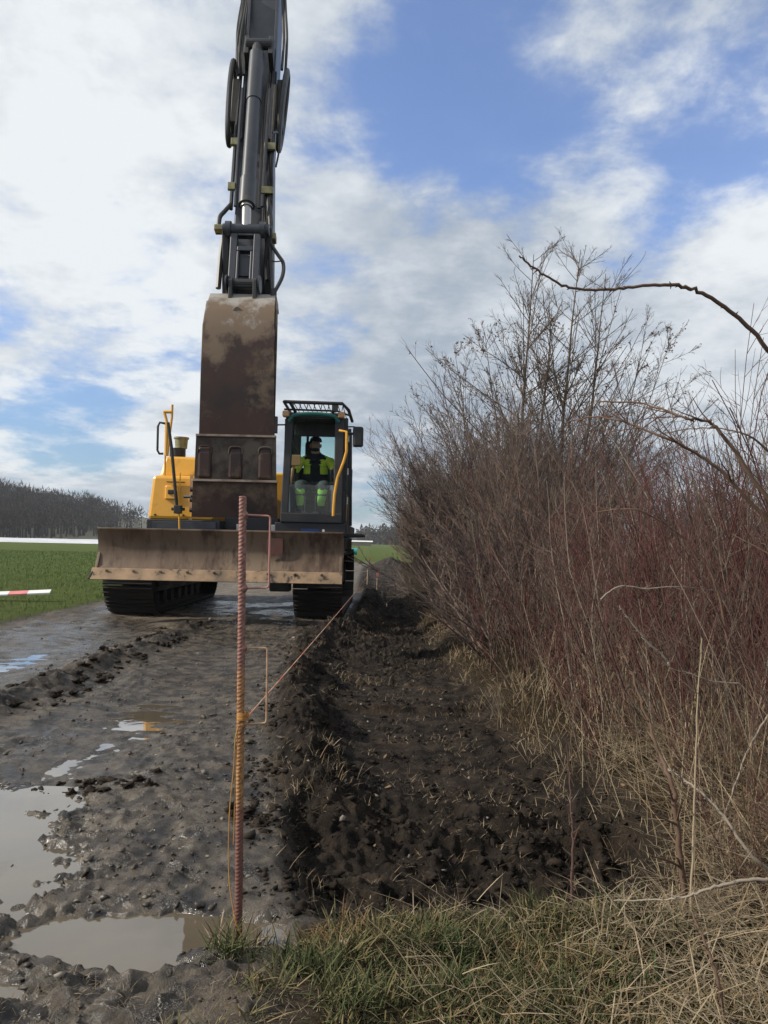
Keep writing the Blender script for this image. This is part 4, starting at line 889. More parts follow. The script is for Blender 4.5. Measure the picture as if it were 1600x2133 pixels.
b.add([(px0+.075*math.sin(a), py0-.08-.085*math.cos(a), 2.398-.012*math.cos(a)) for a in np.linspace(-1.4, 1.4, 9)]+[(px0+.07*math.sin(a), py0-.08-.02*math.cos(a), 2.41) for a in np.linspace(-1.4, 1.4, 9)], [(i, i+1, i+10, i+9) for i in range(8)])
b.build('cap', M['navy'], person, smooth=True)
for s in (-1, 1):
    ellips((px0+s*.075, py0-.03, 2.335), .012, .02, .032).build('ear', M['skin'], person, smooth=True)
    ellips((px0+s*.030, py0-.108, 2.366), .009, .006, .006).build('eye', M['boot'], person, smooth=True)
ellips((px0, py0-.066, 2.275), .060, .050, .030).build('beard', M['navy'], person, smooth=True)
b = MB(); b.tube(spline([(px0-.11, py0-.03, 2.17), (px0-.06, py0-.10, 2.15), (px0, py0-.125, 2.12), (px0+.06, py0-.10, 2.15), (px0+.11, py0-.03, 2.17)]), .028, 8); b.build('collar', M['navy'], person, smooth=True)

# ---------------------------------------------------------------- marker rod with hooks and twine
RB = P(497, 1925, 1.90); rx0, ry0 = RB.x, RB.y; rz0 = GH(rx0, ry0)
rod = empty('marker_rod', (rx0, ry0, 0), 'rusty ribbed steel rod with two wire hooks standing upright in the foreground', 'rod')
RT = P(506, 1033, 1.90)
nzr, nar = 900, 20; zz = np.linspace(-.12, RT.z, nzr); aa = np.linspace(0, 2*np.pi, nar, endpoint=False); Z, A = np.meshgrid(zz, aa, indexing='ij')
ph = (Z*1.0 + .0075*np.cos(A+2.4)) / .0092
rib = np.clip(1-np.abs((ph % 1)-.5)*3.0, 0, 1); side = np.abs(np.sin(A*1.0+.3))
rr = .0088+.0010*np.clip(rib*1.6, 0, 1)*np.clip(side*3-.2, 0, 1)+.0009*(np.abs(np.sin(A+.3)) < .2)
rr[-1] *= .001; rr[-2] *= .97
tx = (RT.x-RB.x)*(Z/RT.z); V = np.stack([tx+rr*np.cos(A), rr*np.sin(A), Z], -1).reshape(-1, 3)
I_ = np.arange(nzr*nar).reshape(nzr, nar); q = np.stack([I_[:-1], np.roll(I_, -1, 1)[:-1], np.roll(I_, -1, 1)[1:], I_[1:]], -1).reshape(-1, 4)
np_mesh('rod_shaft', V, q, M['rebar'], rod, smooth=True)
def hook(name, pts, m, r=.0026):
    b = MB(); P_ = [P(a, c, 1.90) for a, c in pts]; out = [P_[0]]
    for i in range(1, len(P_)-1):
        a, c, e = P_[i-1], P_[i], P_[i+1]; rr_ = .008
        p = c+(a-c).normalized()*rr_; q_ = c+(e-c).normalized()*rr_
        for t in np.linspace(0, 1, 5): out.append(p*(1-t)**2+c*2*t*(1-t)+q_*t*t)
    out.append(P_[-1]); b.tube(out, r, 8); return b.build(name, m, rod, smooth=True)
hook('hook', [(508, 1072), (563, 1075), (560, 1224), (504, 1226)], M['hookpink'])
hook('hook', [(504, 1349), (557, 1350), (555, 1506), (500, 1509)], M['hooktan'])
for py in (1225, 1508, 1073, 1350):
    c = P(507-(py-1033)*.0095, py, 1.90); b = MB(); b.tube([c+Vector((.002, 0, -.007)), c+Vector((.004, 0, 0)), c+Vector((.002, 0, .007))], [.008, .0105, .008], 10); b.build('weld_bead', M['rebar'], rod, smooth=True)
# twine from the rod to the next stake
t0 = P(506, 1492, 1.90); t1 = P(766, 1200, 17.0)
STK = Vector((t1.x, 17.0, 0))
def twine(p, q_, r, name, m, label, sag=.0):
    n_ = 60; pts = [p.lerp(q_, (i/n_)**1.6)-Vector((0, 0, sag*4*((i/n_)**1.6)*(1-(i/n_)**1.6))) for i in range(n_+1)]
    b = MB()
    b.tube(pts, [r*(1+.6*(k/n_)) for k in range(n_+1)], 6); o = b.build(name, m, smooth=True, org=tuple(p)); tag(o, label, 'string'); return o
twine(t0+Vector((.012, 0, 0)), t1, .0016, 'twine', M['yarn'], 'orange and pale twine stretched from the ribbed rod past the excavator track', .02)
b = MB(); c = t0
for k in range(5): b.tube([c+Vector((math.cos(a)*.0135, math.sin(a)*.0135, (k-2)*.0035+.001*math.sin(3*a))) for a in np.linspace(0, 6.28, 13)], .0016, 5)
b.build('knot', M['yarny'], rod, smooth=True)
for k, pts in enumerate(([(497, 1512), (490, 1540), (487, 1600), (479, 1680), (476, 1770), (478, 1840), (487, 1900), (492, 1925), (505, 1952)], [(496, 1512), (492, 1580), (489, 1650), (488, 1700), (486, 1760)])):
    b = MB().tube(spline([P(a, c, 1.885-.004*i) for i, (a, c) in enumerate(pts)], 4), .0013, 5)
    tag(b.build('loose_twine', M['yarny'], smooth=True, org=tuple(P(*pts[-1], 1.88))), ['yellow loose twine end trailing from the rod down to the ground', 'short orange twine end hanging close to the left side of the rod'][k], 'string')
# distant stakes
for (px, pt, pb, Y, m, lab) in ((766, 1186, 1222, 17.0, 'wood', 'pale wooden stake holding the far end of the twine'), (786, 1196, 1232, 15.2, 'wood', 'short stake with an orange tip at the foot of the hedge'), (770, 1158, 1190, 27, 'rebar', 'thin rusty rod standing on the track far behind the excavator')):
    p = P(px, pt, Y); g = GH(p.x, Y); o = MB().tube([(p.x, Y, g-.1), (p.x+.005, Y, p.z-.02), (p.x+.005, Y, p.z)], [.02, .017, .012], 6).build('stake', M[m], org=(p.x, Y, g)); tag(o, lab, 'stake')
    if m == 'wood' and Y < 16:
        MB().box((-.022, -.022, p.z-g-.05), (.028, .022, p.z-g+.015)).build('painted_tip', M['redpaint'], None).parent = o
p = P(718, 1190, 13.5); q_ = Vector((t1.x, 17.0, P(766, 1191, 17.0).z))
tag(MB().tube([p, q_], .006, 5).build('twine', M['white'], org=tuple(p)), 'thin white line running level from behind the track to the pale stake', 'string')

# red and white board on the grass
bd = empty('barrier_board', (-5.0, 10.25, GH(-5.0, 10.25)), 'red and white striped board lying in the grass left of the track', 'board')
gz = bd.location.z
pl_, pr_ = P(-60, 1262, 10.2), P(88, 1255, 10.4); dv = Vector((pr_.x-pl_.x, .2, 0)).normalized(); nv = Vector((-dv.y, dv.x, 0))
def seg(s0, s1, m):
    b = MB(); c0 = Vector((pl_.x, 10.15, gz+.05)); f = lambda s, t, z: c0+dv*s+nv*t+Vector((0, 0, z+s*.05))
    b.hexa([f(s0, 0, 0), f(s1, 0, 0), f(s1, .12, .035), f(s0, .12, .035)], [f(s0, 0, .018), f(s1, 0, .018), f(s1, .12, .053), f(s0, .12, .053)]); b.build('stripe', M[m], bd)
for s0, s1, m in ((0, .46, 'white'), (.46, .70, 'redpaint'), (.70, .98, 'white')): seg(s0, s1, m)

# ---------------------------------------------------------------- plants
def nrmz(v): return v/np.maximum(np.linalg.norm(v, axis=-1, keepdims=True), 1e-9)
def grow(r, start, d, ln, K, up=.0, wob=.1, droop=0.0):
    n = len(start); pts = np.zeros((n, K, 3)); pts[:, 0] = start; cur = nrmz(d)
    st = (ln/(K-1))[:, None]
    for k in range(1, K):
        cur = cur+r.normal(0, wob, (n, 3)); cur[:, 2] += up-droop*k/K; cur = nrmz(cur); pts[:, k] = pts[:, k-1]+cur*st
    return pts
def spawn(r, pts, ln, rad0, m, t0, t1, ang, lf, rf=.55, taper=.6):
    n, K, _ = pts.shape; idx = np.repeat(np.arange(n), m); t = r.uniform(t0, t1, n*m); f = t*(K-1); i = np.minimum(f.astype(int), K-2); u = (f-i)[:, None]
    a = pts[idx, i]; b = pts[idx, i+1]; st = a*(1-u)+b*u; tan = nrmz(b-a)
    q = nrmz(np.cross(tan, r.normal(0, 1, (n*m, 3)))); an = (ang*r.uniform(.6, 1.35, n*m))[:, None]
    d = tan*np.cos(an)+q*np.sin(an); l = ln[idx]*lf*r.uniform(.5, 1.2, n*m)*(1-taper*t); rd = rad0[idx]*(1-.65*t)*rf
    return st, d, l, rd
def tubes(groups, sides=3):
    Vs = []; Fs = []; T = []; off = 0
    for pts, r0, tip, tint in groups:
        n, K, _ = pts.shape; tg = np.zeros_like(pts); tg[:, 1:-1] = pts[:, 2:]-pts[:, :-2]; tg[:, 0] = pts[:, 1]-pts[:, 0]; tg[:, -1] = pts[:, -1]-pts[:, -2]
        tg = nrmz(tg); ref = np.where(np.abs(tg[..., 2:3]) > .9, np.array([1., 0, 0]), np.array([0, 0, 1.])); u = nrmz(np.cross(tg, ref)); v = np.cross(tg, u)
        rad = r0[:, None]*(1-(1-tip)*np.linspace(0, 1, K)[None])
        ring = []
        for s in range(sides): a = 2*np.pi*s/sides; ring.append(pts+(u*math.cos(a)+v*math.sin(a))*rad[..., None])
        V = np.stack(ring, 2).reshape(-1, 3); I = np.arange(n*K*sides).reshape(n, K, sides)+off
        J = np.roll(I, -1, 2); F = np.stack([I[:, :-1], J[:, :-1], J[:, 1:], I[:, 1:]], -1).reshape(-1, 4)
        Vs.append(V); Fs.append(F); T.append(np.repeat(tint, K*sides)); off += len(V)
    return np.concatenate(Vs), np.concatenate(Fs), np.concatenate(T)

def dogwood_proto(seed, n=34, h=1.75, spread=.36):
    r = np.random.default_rng(seed); a = r.uniform(0, 2*np.pi, n); rad = spread*np.sqrt(r.random(n))
    st = np.stack([rad*np.cos(a), rad*np.sin(a), -.1+0*a], -1); d = np.stack([np.cos(a)*.34*rad/spread+r.normal(0, .20, n), np.sin(a)*.34*rad/spread+r.normal(0, .20, n), np.ones(n)], -1)
    ln = h*r.uniform(.55, 1.05, n); p0 = grow(r, st, d, ln, 9, .015, .085); r0 = r.uniform(.003, .0075, n)
    s, dd, l, rr_ = spawn(r, p0, ln, r0, 9, .12, .95, .62, .38); p1 = grow(r, s, dd, l, 5, .07, .11)
    s, dd, l2, r2 = spawn(r, p1, l, rr_, 3, .1, .9, .7, .5); p2 = grow(r, s, dd, l2, 4, .05, .14)
    t0 = r.random(n); t0 = np.where(r.random(n) < .6, t0*.5, .5+t0*.5)
    t1 = np.repeat(t0, 9)*.7+.1; t2 = np.repeat(t1, 3)
    return tubes([(p0, r0, .3, t0), (p1, np.maximum(rr_, .0016), .4, t1), (p2, np.maximum(r2, .0011), .5, t2)])
def hazel_proto(seed, n=50, h=3.1, spread=.50, lean=.58, m1=17, m2=8):
    r = np.random.default_rng(seed); a = r.uniform(0, 2*np.pi, n); rad = spread*np.sqrt(r.random(n)); k = r.uniform(.1, 1, n)*lean
    st = np.stack([rad*np.cos(a), rad*np.sin(a), -.1+0*a], -1); d = np.stack([np.cos(a)*k, np.sin(a)*k, np.ones(n)], -1)
    ln = h*r.uniform(.6, 1.05, n); p0 = grow(r, st, d, ln, 10, -.01, .07); r0 = r.uniform(.008, .017, n)
    s, dd, l, rr_ = spawn(r, p0, ln, r0, m1, .08, .97, .60, .42); p1 = grow(r, s, dd, l, 6, .05, .10)
    s, dd, l2, r2 = spawn(r, p1, l, rr_, m2, .1, .95, .6, .42); p2 = grow(r, s, dd, l2, 4, .05, .12)
    s, dd, l3, r3 = spawn(r, p2[::2], l2[::2], r2[::2], 2, .2, .9, .6, .5); p3 = grow(r, s, dd, l3, 3, .05, .1)
    t0 = r.random(n); t1 = r.random(len(l)); t2 = r.random(len(l2)); t3 = r.random(len(l3))
    return tubes([(p0, r0, .3, t0), (p1, np.maximum(rr_, .0030), .45, t1), (p2, np.maximum(r2, .0022), .5, t2), (p3, np.maximum(r3, .0018), .5, t3)])
def mesh_from(name, data, m):
    o = np_mesh(name, data[0], data[1], m, tint=data[2]); me = o.data; bpy.data.objects.remove(o); return me
DW = [mesh_from('stems', dogwood_proto(20+i), M['dogwood']) for i in range(4)]
HZ = [mesh_from('stems', hazel_proto(40+i), M['hazel']) for i in range(3)]
HZL = mesh_from('stems', hazel_proto(55, n=40, h=1.5, spread=.5, lean=1.1, m1=12, m2=6), M['hazel'])
def shrub(name, me, x, y, s, rz, label, cat, group, tilt=(0, 0), zs=1):
    o = bpy.data.objects.new(name, me); COL.objects.link(o); o.location = (x, y, GH(x, y)-.02); o.rotation_euler = (tilt[0], tilt[1], rz); o.scale = (s, s, s*zs)
    return tag(o, label, cat, group)
ordn = ['first', 'second', 'third', 'fourth', 'fifth', 'sixth', 'seventh', 'eighth', 'ninth', 'tenth', 'eleventh', 'twelfth', 'thirteenth', 'fourteenth', 'fifteenth', 'sixteenth', 'seventeenth', 'eighteenth', 'nineteenth', 'twentieth']
r = np.random.default_rng(5)
# dogwoods: front row along the dug strip, then rows behind it
GD = 'red-stemmed dogwood shrubs in the hedge'
row1 = [(1.62, 2.65, .74), (1.30, 3.0, .66), (1.32, 3.6, .80), (1.18, 4.2, .82), (1.08, 4.9, .86), (1.02, 5.6, .92)]
for i, (x, y, s) in enumerate(row1):
    shrub('dogwood_shrub', DW[i % 4], x, y, s, r.uniform(0, 6.3), 'reddish bare shrub, %s in the row edging the dug strip, counted from the foreground' % ordn[i], 'shrub', GD, zs=.95)
row0 = [(1.15, 2.45, .50), (1.5, 2.3, .55), (2.05, 3.75, 1.18), (1.75, 3.45, 1.08), (2.2, 4.2, 1.2), (1.0, 1.98, .26), (1.2, 2.15, .32), (1.95, 2.9, .78), (1.05, 3.3, .55), (1.6, 3.3, .75), (2.2, 3.6, .9), (1.7, 4.4, .85)]
for i, (x, y, s) in enumerate(row0):
    shrub('dogwood_shrub', DW[(i+3) % 4], x, y, s, r.uniform(0, 6.3), 'small reddish shrub among the straw, %s from the lower right corner' % ordn[i], 'shrub', GD, zs=1.0)
row2 = [(2.35, 3.3, .9), (2.10, 4.1, 1.0), (1.98, 4.9, 1.0), (1.85, 5.8, 1.04), (1.85, 6.7, 1.02)]
for i, (x, y, s) in enumerate(row2):
    shrub('dogwood_shrub', DW[(i+2) % 4], x, y, s, r.uniform(0, 6.3), 'tall reddish bare shrub, %s from the foreground in the second row of the hedge' % ordn[i], 'shrub', GD)
row3 = [(3.0, 4.3, .95), (2.85, 5.3, 1.0), (2.7, 6.4, 1.05), (3.7, 5.6, 1.0), (3.6, 7.2, 1.1), (4.6, 8.4, 1.2)]
for i, (x, y, s) in enumerate(row3):
    shrub('dogwood_shrub', DW[(i+1) % 4], x, y, s, r.uniform(0, 6.3), 'dark red twiggy shrub, %s in the back row of the hedge at the right edge' % ordn[i], 'shrub', GD)
GHZ = 'brown twiggy bushes in the hedge'
big = [(1.85, 11.2, 1.05, 0), (1.6, 12.6, 1.02, 1), (2.5, 10.4, .95, 2), (1.85, 9.5, .86, 1), (2.6, 12.6, .95, 0), (1.45, 14.6, 1.0, 2), (1.55, 17.0, 1.0, 0), (3.9, 10.8, .80, 1), (5.2, 11.5, .78, 2), (1.6, 20, 1.0, 1), (2.6, 18, 1.0, 0)]
labs = ['large rounded brown bush leaning out over the strip beside the excavator', 'dense brown bush just behind the largest rounded bush', 'lower brown bush in front of the slender tree trunks', 'brown bush between the red shrubs and the largest rounded bush', 'brown bush directly behind the largest rounded bush, inside the hedge', 'brown bush hiding the track behind the excavator, nearest of the far row', 'second brown bush of the far row behind the excavator', 'brown twiggy bush right of the slender tree trunks', 'brown bush near the right edge behind the red shrubs', 'third brown bush of the far row behind the excavator', 'brown bush deep inside the hedge behind the slender tree']
for i, (x, y, s, k) in enumerate(big): shrub('twiggy_bush', HZ[k], x, y, s, r.uniform(0, 6.3), labs[i], 'bush', GHZ)
for i, (x, y, s) in enumerate([(1.8, 24, .95), (1.9, 28.5, .95), (1.7, 33, .9), (2.0, 38, .9), (2.4, 44, .85), (2.9, 50, .85)]):
    shrub('twiggy_bush', HZ[i % 3], x, y, s, r.uniform(0, 6.3), '%s of the small far bushes where the hedge runs out towards the horizon' % ordn[i], 'bush', GHZ)
low = [(1.15, 6.4, .8), (1.2, 7.4, .9), (1.75, 7.6, 1.1), (1.35, 8.6, .9), (1.35, 9.8, .85), (1.4, 11.2, .85), (1.4, 13, .85), (2.1, 8.7, 1.2), (3.0, 9.0, 1.2)]
for i, (x, y, s) in enumerate(low):
    shrub('low_bush', HZL, x, y, s, r.uniform(0, 6.3), 'low tangled brown bush, %s along the foot of the hedge beside the machine' % ordn[i], 'bush', 'low tangled bushes at the hedge foot')

# slender multi-stemmed tree with a few dry leaves
def slender_tree():
    r = np.random.default_rng(91); root = empty('slender_tree', (3.05, 14.0, GH(3.05, 14)), 'tall slender bare tree with several upright trunks and few dry leaves above the hedge', 'tree')
    G2 = []; LV = []
    specs = [(1112, 530, 3.0), (1150, 640, 3.05), (1210, 520, 3.1), (1262, 570, 3.2), (945, 720, 2.9), (1400, 700, 3.3), (1010, 690, 2.9), (1345, 690, 3.3), (1090, 600, 3)]
    for i, (px, pt, xb) in enumerate(specs):
        top = np.array(P(px, pt, 14.0+.3*(i % 3-1)))-np.array(root.location); base = np.array([[-.55, -.3, 0, .3, -.75, .6, -.65, .5, -.45][i], .15*(i % 3-1), -.15]); K = 14
        u = np.linspace(0, 1, K)[:, None]; pts = base*(1-u)+top*u; pts[:, :2] += (r.normal(0, .022, (K, 2))).cumsum(0)*np.sin(np.pi*u)+.10*np.sin(np.pi*u)*((i % 4)-2)*.3*np.array([[1, 0]])
        r0 = np.array([[.050, .045, .052, .045, .024, .024, .028, .026, .03][i]]).ravel()
        tb = tubes([(pts[None], r0, .12, np.array([.4]))], 7); np_mesh('trunk', tb[0], tb[1], M['alder'], root, tint=tb[2], smooth=True)
        ln = np.array([np.linalg.norm(top-base)]); m = [40, 30, 42, 38, 24, 24, 24, 22, 24][i]
        s, d, l, rr_ = spawn(r, pts[None], ln, r0, m, .10, .98, .80, .60, .40, .82); p1 = grow(r, s, d, l, 7, .035, .05)
        s, d, l2, r2 = spawn(r, p1, l, rr_, 12, .12, .97, .55, .36, .6); p2 = grow(r, s, d, l2, 4, .04, .08)
        s, d, l3, r3 = spawn(r, p2, l2, r2, 3, .2, .95, .55, .5, .7); p3 = grow(r, s, d, l3, 3, .04, .08)
        G2 += [(p1, np.maximum(rr_, .0050), .4, r.random(len(l))), (p2, np.maximum(r2, .0032), .5, r.random(len(l2))), (p3, np.maximum(r3, .0024), .6, r.random(len(l3)))]
        tips = p2[:, 1:].reshape(-1, 3); LV.append(tips[(r.random(len(tips)) < .26) & (tips[:, 2] < 4.9)])
    d = tubes(G2); np_mesh('branches', d[0], d[1], M['alder'], root, tint=d[2])
    L_ = np.concatenate(LV); n = len(L_); a = nrmz(r.normal(0, 1, (n, 3))); a[:, 2] = -np.abs(a[:, 2]); b_ = nrmz(np.cross(a, r.normal(0, 1, (n, 3)))); s = r.uniform(.022, .045, n)[:, None]
    V = np.stack([L_, L_+a*s*.6+b_*s*.45, L_+a*s*1.3, L_+a*s*.6-b_*s*.45], 1).reshape(-1, 3)
    o = np_mesh('dry_leaves', V, np.arange(len(V)).reshape(-1, 4), M['dryleaf'], root, tint=np.repeat(r.random(n), 4)); o['kind'] = 'stuff'
slender_tree()

# arching canes and pale dead branches that stand out singly
def cane(name, pix, r0, tip, m, label, cat='branch', twigs=0, seed=0, knob=False):
    rr_ = np.random.default_rng(seed+500); pts = spline([P(*p) for p in pix], 7); n_ = len(pts)
    pts = [p+Vector(rr_.normal(0, r0*.22, 3)) for p in pts]
    arr = np.array(pts)[None]; G = [(arr, np.array([r0]), tip, np.array([.4]))]
    if twigs:
        ln = np.array([sum((pts[i+1]-pts[i]).length for i in range(n_-1))]); s, d, l, q_ = spawn(rr_, arr, ln, np.array([r0]), twigs, .1, .97, .6, .16, .5); G.append((grow(rr_, s, d, l, 4, .03, .1), np.maximum(q_, .0009), .5, rr_.random(len(l))))
    nb = 26; s, d, l, q_ = spawn(rr_, arr, np.array([1.0]), np.array([r0]), nb, .05, .97, .9, .010); l = np.full(nb, r0*1.9); G.append((grow(rr_, s, d, l, 2), np.full(nb, r0*.45), .2, rr_.random(nb)))
    V, F, T = tubes(G, 6); org = np.array(pts[0]); o = np_mesh(name, V-org, F, m, tint=T, smooth=True); o.location = org
    return tag(o, label, cat, None)
cane('arching_cane', [(1660, 1500, 2.3), (1700, 900, 2.2), (1600, 728, 2.1), (1530, 655, 2.08), (1462, 612, 2.05), (1412, 595, 2.02), (1340, 594, 2.0), (1270, 603, 2.0), (1200, 601, 1.98), (1150, 583, 1.96), (1110, 556, 1.95), (1082, 534, 1.94)], .0070, .28, M['greencane'], 'single long cane arching high across the sky from the right edge', 'branch', seed=1)
cane('arching_cane', [(1640, 1620, 2.6), (1640, 1150, 2.6), (1560, 985, 2.6), (1500, 900, 2.6), (1475, 878, 2.6), (1420, 868, 2.6), (1345, 842, 2.7), (1240, 835, 2.8)], .0085, .3, M['greencane'], 'arching cane with a knobbly joint below the highest cane, near the right edge', 'branch', 10, 2)
cane('arching_cane', [(1720, 1500, 3.0), (1660, 1180, 3.0), (1540, 1020, 3.0), (1460, 950, 3.0), (1380, 908, 3.0), (1300, 880, 3.1), (1240, 868, 3.2), (1180, 880, 3.3)], .009, .3, M['greencane'], 'dark arching branch crossing the top of the red shrubs', 'branch', 14, 3)
cane('arching_cane', [(1560, 1650, 2.9), (1500, 1250, 2.9), (1440, 1140, 2.9), (1370, 1082, 2.9), (1310, 1060, 2.9), (1240, 1068, 3.0)], .006, .3, M['greencane'], 'dark cane bending low in front of the red stems', 'branch', 8, 4)
cane('arching_cane', [(1700, 1060, 2.9), (1600, 940, 2.9), (1540, 900, 2.9), (1450, 893, 3.0), (1370, 905, 3.1)], .005, .3, M['greencane'], 'thin cane running level into the picture from the right edge', 'branch', 8, 5)
M['palebr'] = plant_mat('pale_dead_branch', [(.19, .155, .12), (.27, .225, .175), (.22, .185, .145)])
cane('dead_branch', [(1395, 1385, 2.6), (1385, 1370, 2.6), (1350, 1338, 2.6), (1318, 1300, 2.6), (1290, 1262, 2.6)], .0055, .4, M['palebr'], 'pale curved dead branch among the red stems, upper of the pale ones', 'branch', 5, 6)
cane('dead_branch', [(1540, 1425, 2.6), (1480, 1418, 2.6), (1440, 1404, 2.6), (1395, 1392, 2.6)], .004, .4, M['palebr'], 'pale thin dead branch lying level at the right among the red stems', 'branch', 3, 7)
cane('dead_branch', [(1250, 1250, 2.9), (1290, 1222, 2.9), (1350, 1226, 2.9), (1420, 1222, 2.9), (1500, 1232, 3.0)], .004, .4, M['palebr'], 'grey drooping twig arching above the pale curved branch', 'branch', 6, 8)
cane('dead_branch', [(1600, 1832, 1.75), (1540, 1836, 1.75), (1480, 1850, 1.75), (1430, 1868, 1.76), (1380, 1874, 1.8), (1280, 1876, 1.85)], .0045, .35, M['palebr'], 'pale grey stick lying across the foreground grass at the right edge', 'branch', 2, 9)
cane('dead_branch', [(1600, 1810, 1.9), (1560, 1775, 1.9), (1500, 1690, 1.95), (1440, 1635, 2.0), (1390, 1600, 2.1)], .005, .4, M['palebr'], 'pale bent dead stalk rising from the right edge towards the shrubs', 'branch', 3, 10)
cane('dead_branch', [(1600, 1490, 2.3), (1560, 1560, 2.25), (1530, 1640, 2.2), (1490, 1750, 2.15)], .0035, .5, M['palebr'], 'straight pale stalk leaning at the right edge above the grass', 'branch', 2, 11)
cane('sapling', [(1193, 1895, 1.96), (1192, 1830, 1.96), (1194, 1760, 1.97), (1190, 1690, 1.98), (1186, 1620, 2.0), (1180, 1540, 2.02)], .0042, .4, M['dogwood'], 'lone thin reddish sapling standing in front of the dug strip', 'sapling', 6, 12)
cane('sapling', [(1430, 1900, 2.0), (1415, 1760, 2.0), (1400, 1640, 2.0), (1370, 1560, 2.05), (1330, 1440, 2.1), (1290, 1340, 2.15)], .0085, .3, M['greencane'], 'thick dark reddish stem slanting up at the front of the hedge', 'branch', 8, 13)
cane('sapling', [(1510, 2133, 1.5), (1495, 2040, 1.5), (1470, 1970, 1.52), (1440, 1900, 1.56)], .0045, .4, M['greencane'], 'dark thin twig sticking out of the straw in the lower right corner', 'branch', 4, 14)
cane('dead_branch', [(1440, 1900, 1.9), (1446, 1700, 1.95), (1452, 1500, 2.0), (1462, 1330, 2.05)], .0035, .4, M['straw'], 'tall straight straw-coloured stalk standing at the front of the hedge', 'stalk', 0, 15)

# ---------------------------------------------------------------- grass
def blades(name, x, y, ln, wd, lean, tint, m, label, cat, az=None, segs=3, lift=0.0, curl=1.0):
    r = np.random.default_rng(len(name)*13+len(x)); n = len(x); z = ground(x, y)-.006+lift*r.random(n)
    az = r.uniform(0, 2*np.pi, n) if az is None else az; el = np.pi/2-lean
    hd = np.stack([np.cos(az), np.sin(az), 0*az], -1); sd = np.stack([-np.sin(az), np.cos(az), 0*az], -1); tw = r.uniform(-1.2, 1.2, n)[:, None]
    side = sd*np.cos(tw)+hd*np.sin(tw)
    P0 = np.stack([x, y, z], -1); V = []; cur = P0; step = (ln/segs)[:, None]; e = el.copy()
    for k in range(segs+1):
        w_ = wd*(1-.15*k/segs) if k < segs else wd*.05
        if k < segs: V += [cur-side*w_[:, None], cur+side*w_[:, None]]
        else: V += [cur]
        cur = cur+(hd*np.cos(e)[:, None]+np.array([0, 0, 1.])*np.sin(e)[:, None])*step; e = e-curl*r.uniform(.1, .6, n)*(1.2/segs)
    K = 2*segs+1; V = np.stack(V, 1).reshape(-1, 3); b0 = (np.arange(n)*K)[:, None]
    T_ = []
    for k in range(segs-1): T_ += [[2*k, 2*k+1, 2*k+3], [2*k, 2*k+3, 2*k+2]]
    T_ += [[2*segs-2, 2*segs-1, 2*segs]]
    F = (b0[:, :, None]+np.array(T_)[None]).reshape(-1, 3)
    o = np_mesh(name, V, F, m, tint=np.repeat(tint, K)); tag(o, label, cat, kind='stuff'); return o
r = np.random.default_rng(77)
def scat(n, x0, x1, y0, y1, cond, clump=None):
    x = r.uniform(x0, x1, n); y = r.uniform(y0, y1, n); k = cond(x, y)
    return x[k], y[k]
# foreground bank: green tufts
def bankc(x, y):
    e = 1.90+.05*fbm(x, y, .3, 2, seed=41)+.08*sst(x, .2, .5)*(1-sst(x, .8, .9)); return (y < e) & (x > -.24-.30*(1.9-y)+.14*fbm(x, y, .2, 2, seed=42))
x, y = scat(46000, -.6, 1.7, 1.38, 2.05, lambda x, y: bankc(x, y) & (fbm(x, y, .16, 3, seed=43) > .12-.40*sst(x, -.15, .25)+.35*sst(x, .45, .8)))
g = fbm(x, y, .22, 3, seed=44); dens = np.clip(.5+g, 0, 1)
ti = np.clip(.46+.30*r.normal(0, 1, len(x))*.7+.30*sst(x, .35, .9)+.15*fbm(x, y, .3, 2, seed=45)+.08, 0, 1)
blades('verge_grass', x, y, r.uniform(.02, .065, len(x))*(.6+.8*dens), r.uniform(.0008, .0018, len(x)), np.abs(r.normal(1.0, .38, len(x))), ti, M['grass'], 'short mixed green and yellow grass covering the bank in the foreground', 'grass', segs=3)
# distinct long-leaved tufts in the foreground
tc_ = [(650, 2010), (720, 1990), (960, 1985), (1010, 1960), (830, 2080), (1150, 1930), (1260, 1960), (560, 2050), (940, 2060), (1110, 1895), (1300, 1905), (480, 1945), (1060, 2050), (740, 2100), (880, 1960), (1180, 2080), (700, 2060), (1330, 2050), (1420, 1960), (600, 1990)]
X_ = []; Y_ = []; T_ = []; Ln = []
for (a, c) in tc_:
    d = ray(a, c); t = (.04-CAMH)/d.z; gx, gy = d.x*t, d.y*t; k = int(r.uniform(60, 170)); X_.append(gx+r.normal(0, .028, k)); Y_.append(gy+r.normal(0, .022, k)); T_.append(np.clip(r.uniform(.05, .75)*.6+np.abs(r.normal(0, .13, k)), 0, 1)); Ln.append(r.uniform(.03, .10, k))
X_ = np.concatenate(X_); Y_ = np.concatenate(Y_)
blades('grass_tufts', X_, Y_, np.concatenate(Ln), r.uniform(.0009, .0019, len(X_)), np.abs(r.normal(.75, .38, len(X_))), np.concatenate(T_), M['grass'], 'long-bladed green grass tufts growing out of the foreground bank', 'grass', segs=4)
# straw lying over the bank at right and the hedge foot
x, y = scat(20000, .05, 1.9, 1.38, 2.4, lambda x, y: (bankc(x, y) | (x > hedge(y)+.0)) & (r.random(len(x)) < .12+.88*sst(x, .35, .85)))
blades('lying_straw', x, y, r.uniform(.04, .16, len(x)), r.uniform(.0006, .0015, len(x)), np.abs(r.normal(1.30, .22, len(x))), np.clip(r.beta(1.6, 3.2, len(x)), 0, .95), M['straw'], 'matted straw lying over the bank at the lower right', 'straw', segs=3, lift=.05, curl=.45)
